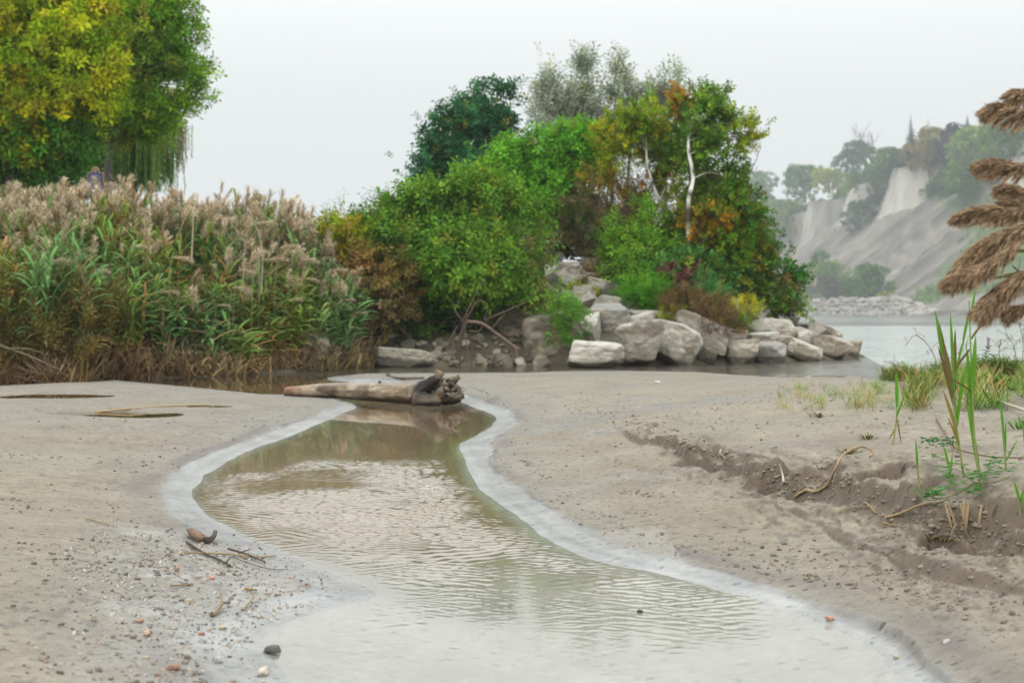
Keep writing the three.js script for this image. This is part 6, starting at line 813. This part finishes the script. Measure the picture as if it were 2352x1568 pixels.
shoot('slim reed shoot with red tinted blades between two taller ones', [2200, 1040], [[2195, 950], [2190, 860], [2186, 780]], [[2195, 940, 2168, 790, 15, 1], [2193, 900, 2200, 760, 14, 1], [2196, 990, 2206, 850, 14, 0], [2190, 860, 2182, 725, 12, 3]]);
shoot('lone forked reed shoot in front of the dry grass', [2050, 1020], [[2058, 970], [2062, 910]], [[2060, 935, 2061, 855, 14, 3], [2058, 960, 2080, 905, 10, 0], [2056, 985, 2042, 1010, 8, 2], [2060, 960, 2070, 1018, 7, 2]]);
shoot('short single reed blade on the slope of the bank', [2112, 1120], [[2108, 1080], [2104, 1050]], [[2108, 1080, 2101, 1010, 9, 3]]);
shoot('small reed shoot at the edge of the creeping plant', [2185, 1110], [[2180, 1070]], [[2180, 1075, 2166, 1020, 10, 3], [2183, 1090, 2190, 1040, 7, 3]]);
shoot('slender reed shoot near the bent stick', [2312, 1080], [[2306, 1020], [2300, 960]], [[2306, 1020, 2298, 912, 11, 3], [2308, 1050, 2312, 970, 9, 3], [2310, 1060, 2340, 1010, 9, 0]]);
shoot('short bright reed shoot at the edge of the view', [2345, 1180], [[2340, 1140]], [[2342, 1150, 2330, 1105, 11, 3], [2342, 1160, 2352, 1120, 10, 3]]);
shoot('reed shoot with one arched blade at the edge of the view', [2360, 1080], [[2352, 1000], [2345, 960]], [[2352, 1000, 2325, 1010, 10, 0], [2350, 990, 2370, 900, 12, 3]]);
// ---------------------------------------------------------------- seed heads of the tall reeds leaning in from outside the frame
function seedHead(label, D, path, thick, seed, o = {}) {   // path from the tip back to the stem
  const R = rnd(seed), base = V(1.72 * D / 5.6 + .4, .55, -D - .1), t = thing('reed', label, 'reed', base), P = path.map(([u, v]) => W(u, v, D)).reverse(), k = D / F, b = new MB();
  const tail = P[0].clone().add(V(.28, -.55, 0)); const s = new MB(); s.tube([V(0, 0, 0), tail.clone().sub(base).multiplyScalar(.55).add(V(.1, .1, 0)), tail.sub(base), P[0].clone().sub(base)], [.006, .004], 6, [.25, .2, .09], [.3, .2, .1]); s.build('stem', dryMat, t);
  const cv = new THREE.CatmullRomCurve3(P.map(p => p.sub(base))), side = o.side ?? 1, N = o.n ?? 150, T = thick * k;
  for (let q = 0; q < N; q++) {
    const z = q / N, p = cv.getPoint(z * .985), d = cv.getTangent(Math.min(.99, z)), w = Math.pow(Math.sin(Math.PI * (.10 + .86 * z)), .75), a = R() * 6.28, L = T * (1.75 + 1.0 * R()) * (w * .9 + .2);
    const out = V(Math.cos(a) * .35, Math.sin(a) * .5 - .34 * side, Math.sin(a * 1.7) * .5), dir = d.clone().multiplyScalar(1.15).addScaledVector(out, .85).normalize(), pt = []; let y = p.clone(), dd = dir.clone(); for (let e = 0; e < 5; e++) { pt.push(y.clone()); y.addScaledVector(dd, L / 4); dd.y -= .14; dd.normalize(); }
    const tone = .75 + .5 * R(); for (let e = 0; e < 62; e++) { const f = .1 + .9 * R(), i = Math.min(3, Math.floor(f * 4)), c0 = pt[i].clone().lerp(pt[i + 1], f * 4 - i), nd = pt[i + 1].clone().sub(pt[i]).normalize().addScaledVector(ball(R), .3).normalize(); b.leaf(c0, nd, ball(R), 0.026 + .024 * R(), .0020, mulc(R() < .3 ? [.52, .37, .22] : R() < .45 ? [.20, .115, .065] : [.36, .23, .13], tone * (.75 + .5 * R())), .1, .1); }
  }
  kind(b.build('plume', dryMat, t), 'stuff');
}
seedHead('brown feathery reed plume highest in the view', 6.2, [[2276, 250], [2310, 245], [2352, 252], [2410, 240], [2470, 222]], 24, 801);
seedHead('dark brown reed plume level with the white cliff face', 6.1, [[2262, 374], [2300, 372], [2352, 378], [2440, 372]], 22, 802);
seedHead('short reed plume tucked under the dark one', 6.4, [[2312, 428], [2340, 432], [2400, 445], [2450, 440]], 18, 803);
seedHead('slim reed plume stretching out over the slope', 6, [[2207, 492], [2245, 480], [2290, 478], [2332, 482], [2380, 470]], 20, 804);
seedHead('broad drooping reed plume in the middle of the group', 5.9, [[2212, 612], [2245, 575], [2290, 540], [2340, 520], [2420, 490]], 40, 805, { n: 210 });
seedHead('longest low reed plume pointing down towards the lake', 5.8, [[2182, 638], [2220, 622], [2262, 605], [2300, 585], [2350, 550]], 24, 806);
seedHead('lowest thick reed plume above the weeds', 5.8, [[2264, 690], [2290, 672], [2330, 640], [2380, 615], [2450, 590]], 34, 807, { n: 190 });
seedHead('plume tip cut by the edge above the others', 6.3, [[2340, 208], [2365, 205], [2420, 190]], 20, 808, { n: 80 });
seedHead('small plume between the upper two and the broad one', 6.2, [[2330, 465], [2360, 470], [2420, 470]], 22, 809, { n: 90 });
seedHead('dark withered seed head hanging under the lowest plume', 5.9, [[2325, 705], [2345, 702], [2375, 690]], 16, 810, { n: 50 });
{ const t = thing('reed_leaf_stalk', 'reed stalk with green blades crossing behind the plumes', 'reed', W(2420, 640, 6)), o = t.position; for (const [u0, v0, u1, v1, w] of [[2420, 575, 2290, 600, 9], [2420, 620, 2275, 658, 12], [2400, 560, 2310, 535, 7], [2345, 590, 2335, 660, 7], [2325, 610, 2328, 640, 6]]) { const b = new MB(), a = W(u0, v0, 6).sub(o), e = W(u1, v1, 6).sub(o), d = e.clone().sub(a), L = d.length(); b.blade(a, d.add(V(0, .05, 0)), L, w * 6 / F, .25, 7, [.13, .15, .04], [.22, .15, .07], V(0, 1, .3), .4); b.build('leaf', leafMat, t); } }

renderer.render(scene, camera);
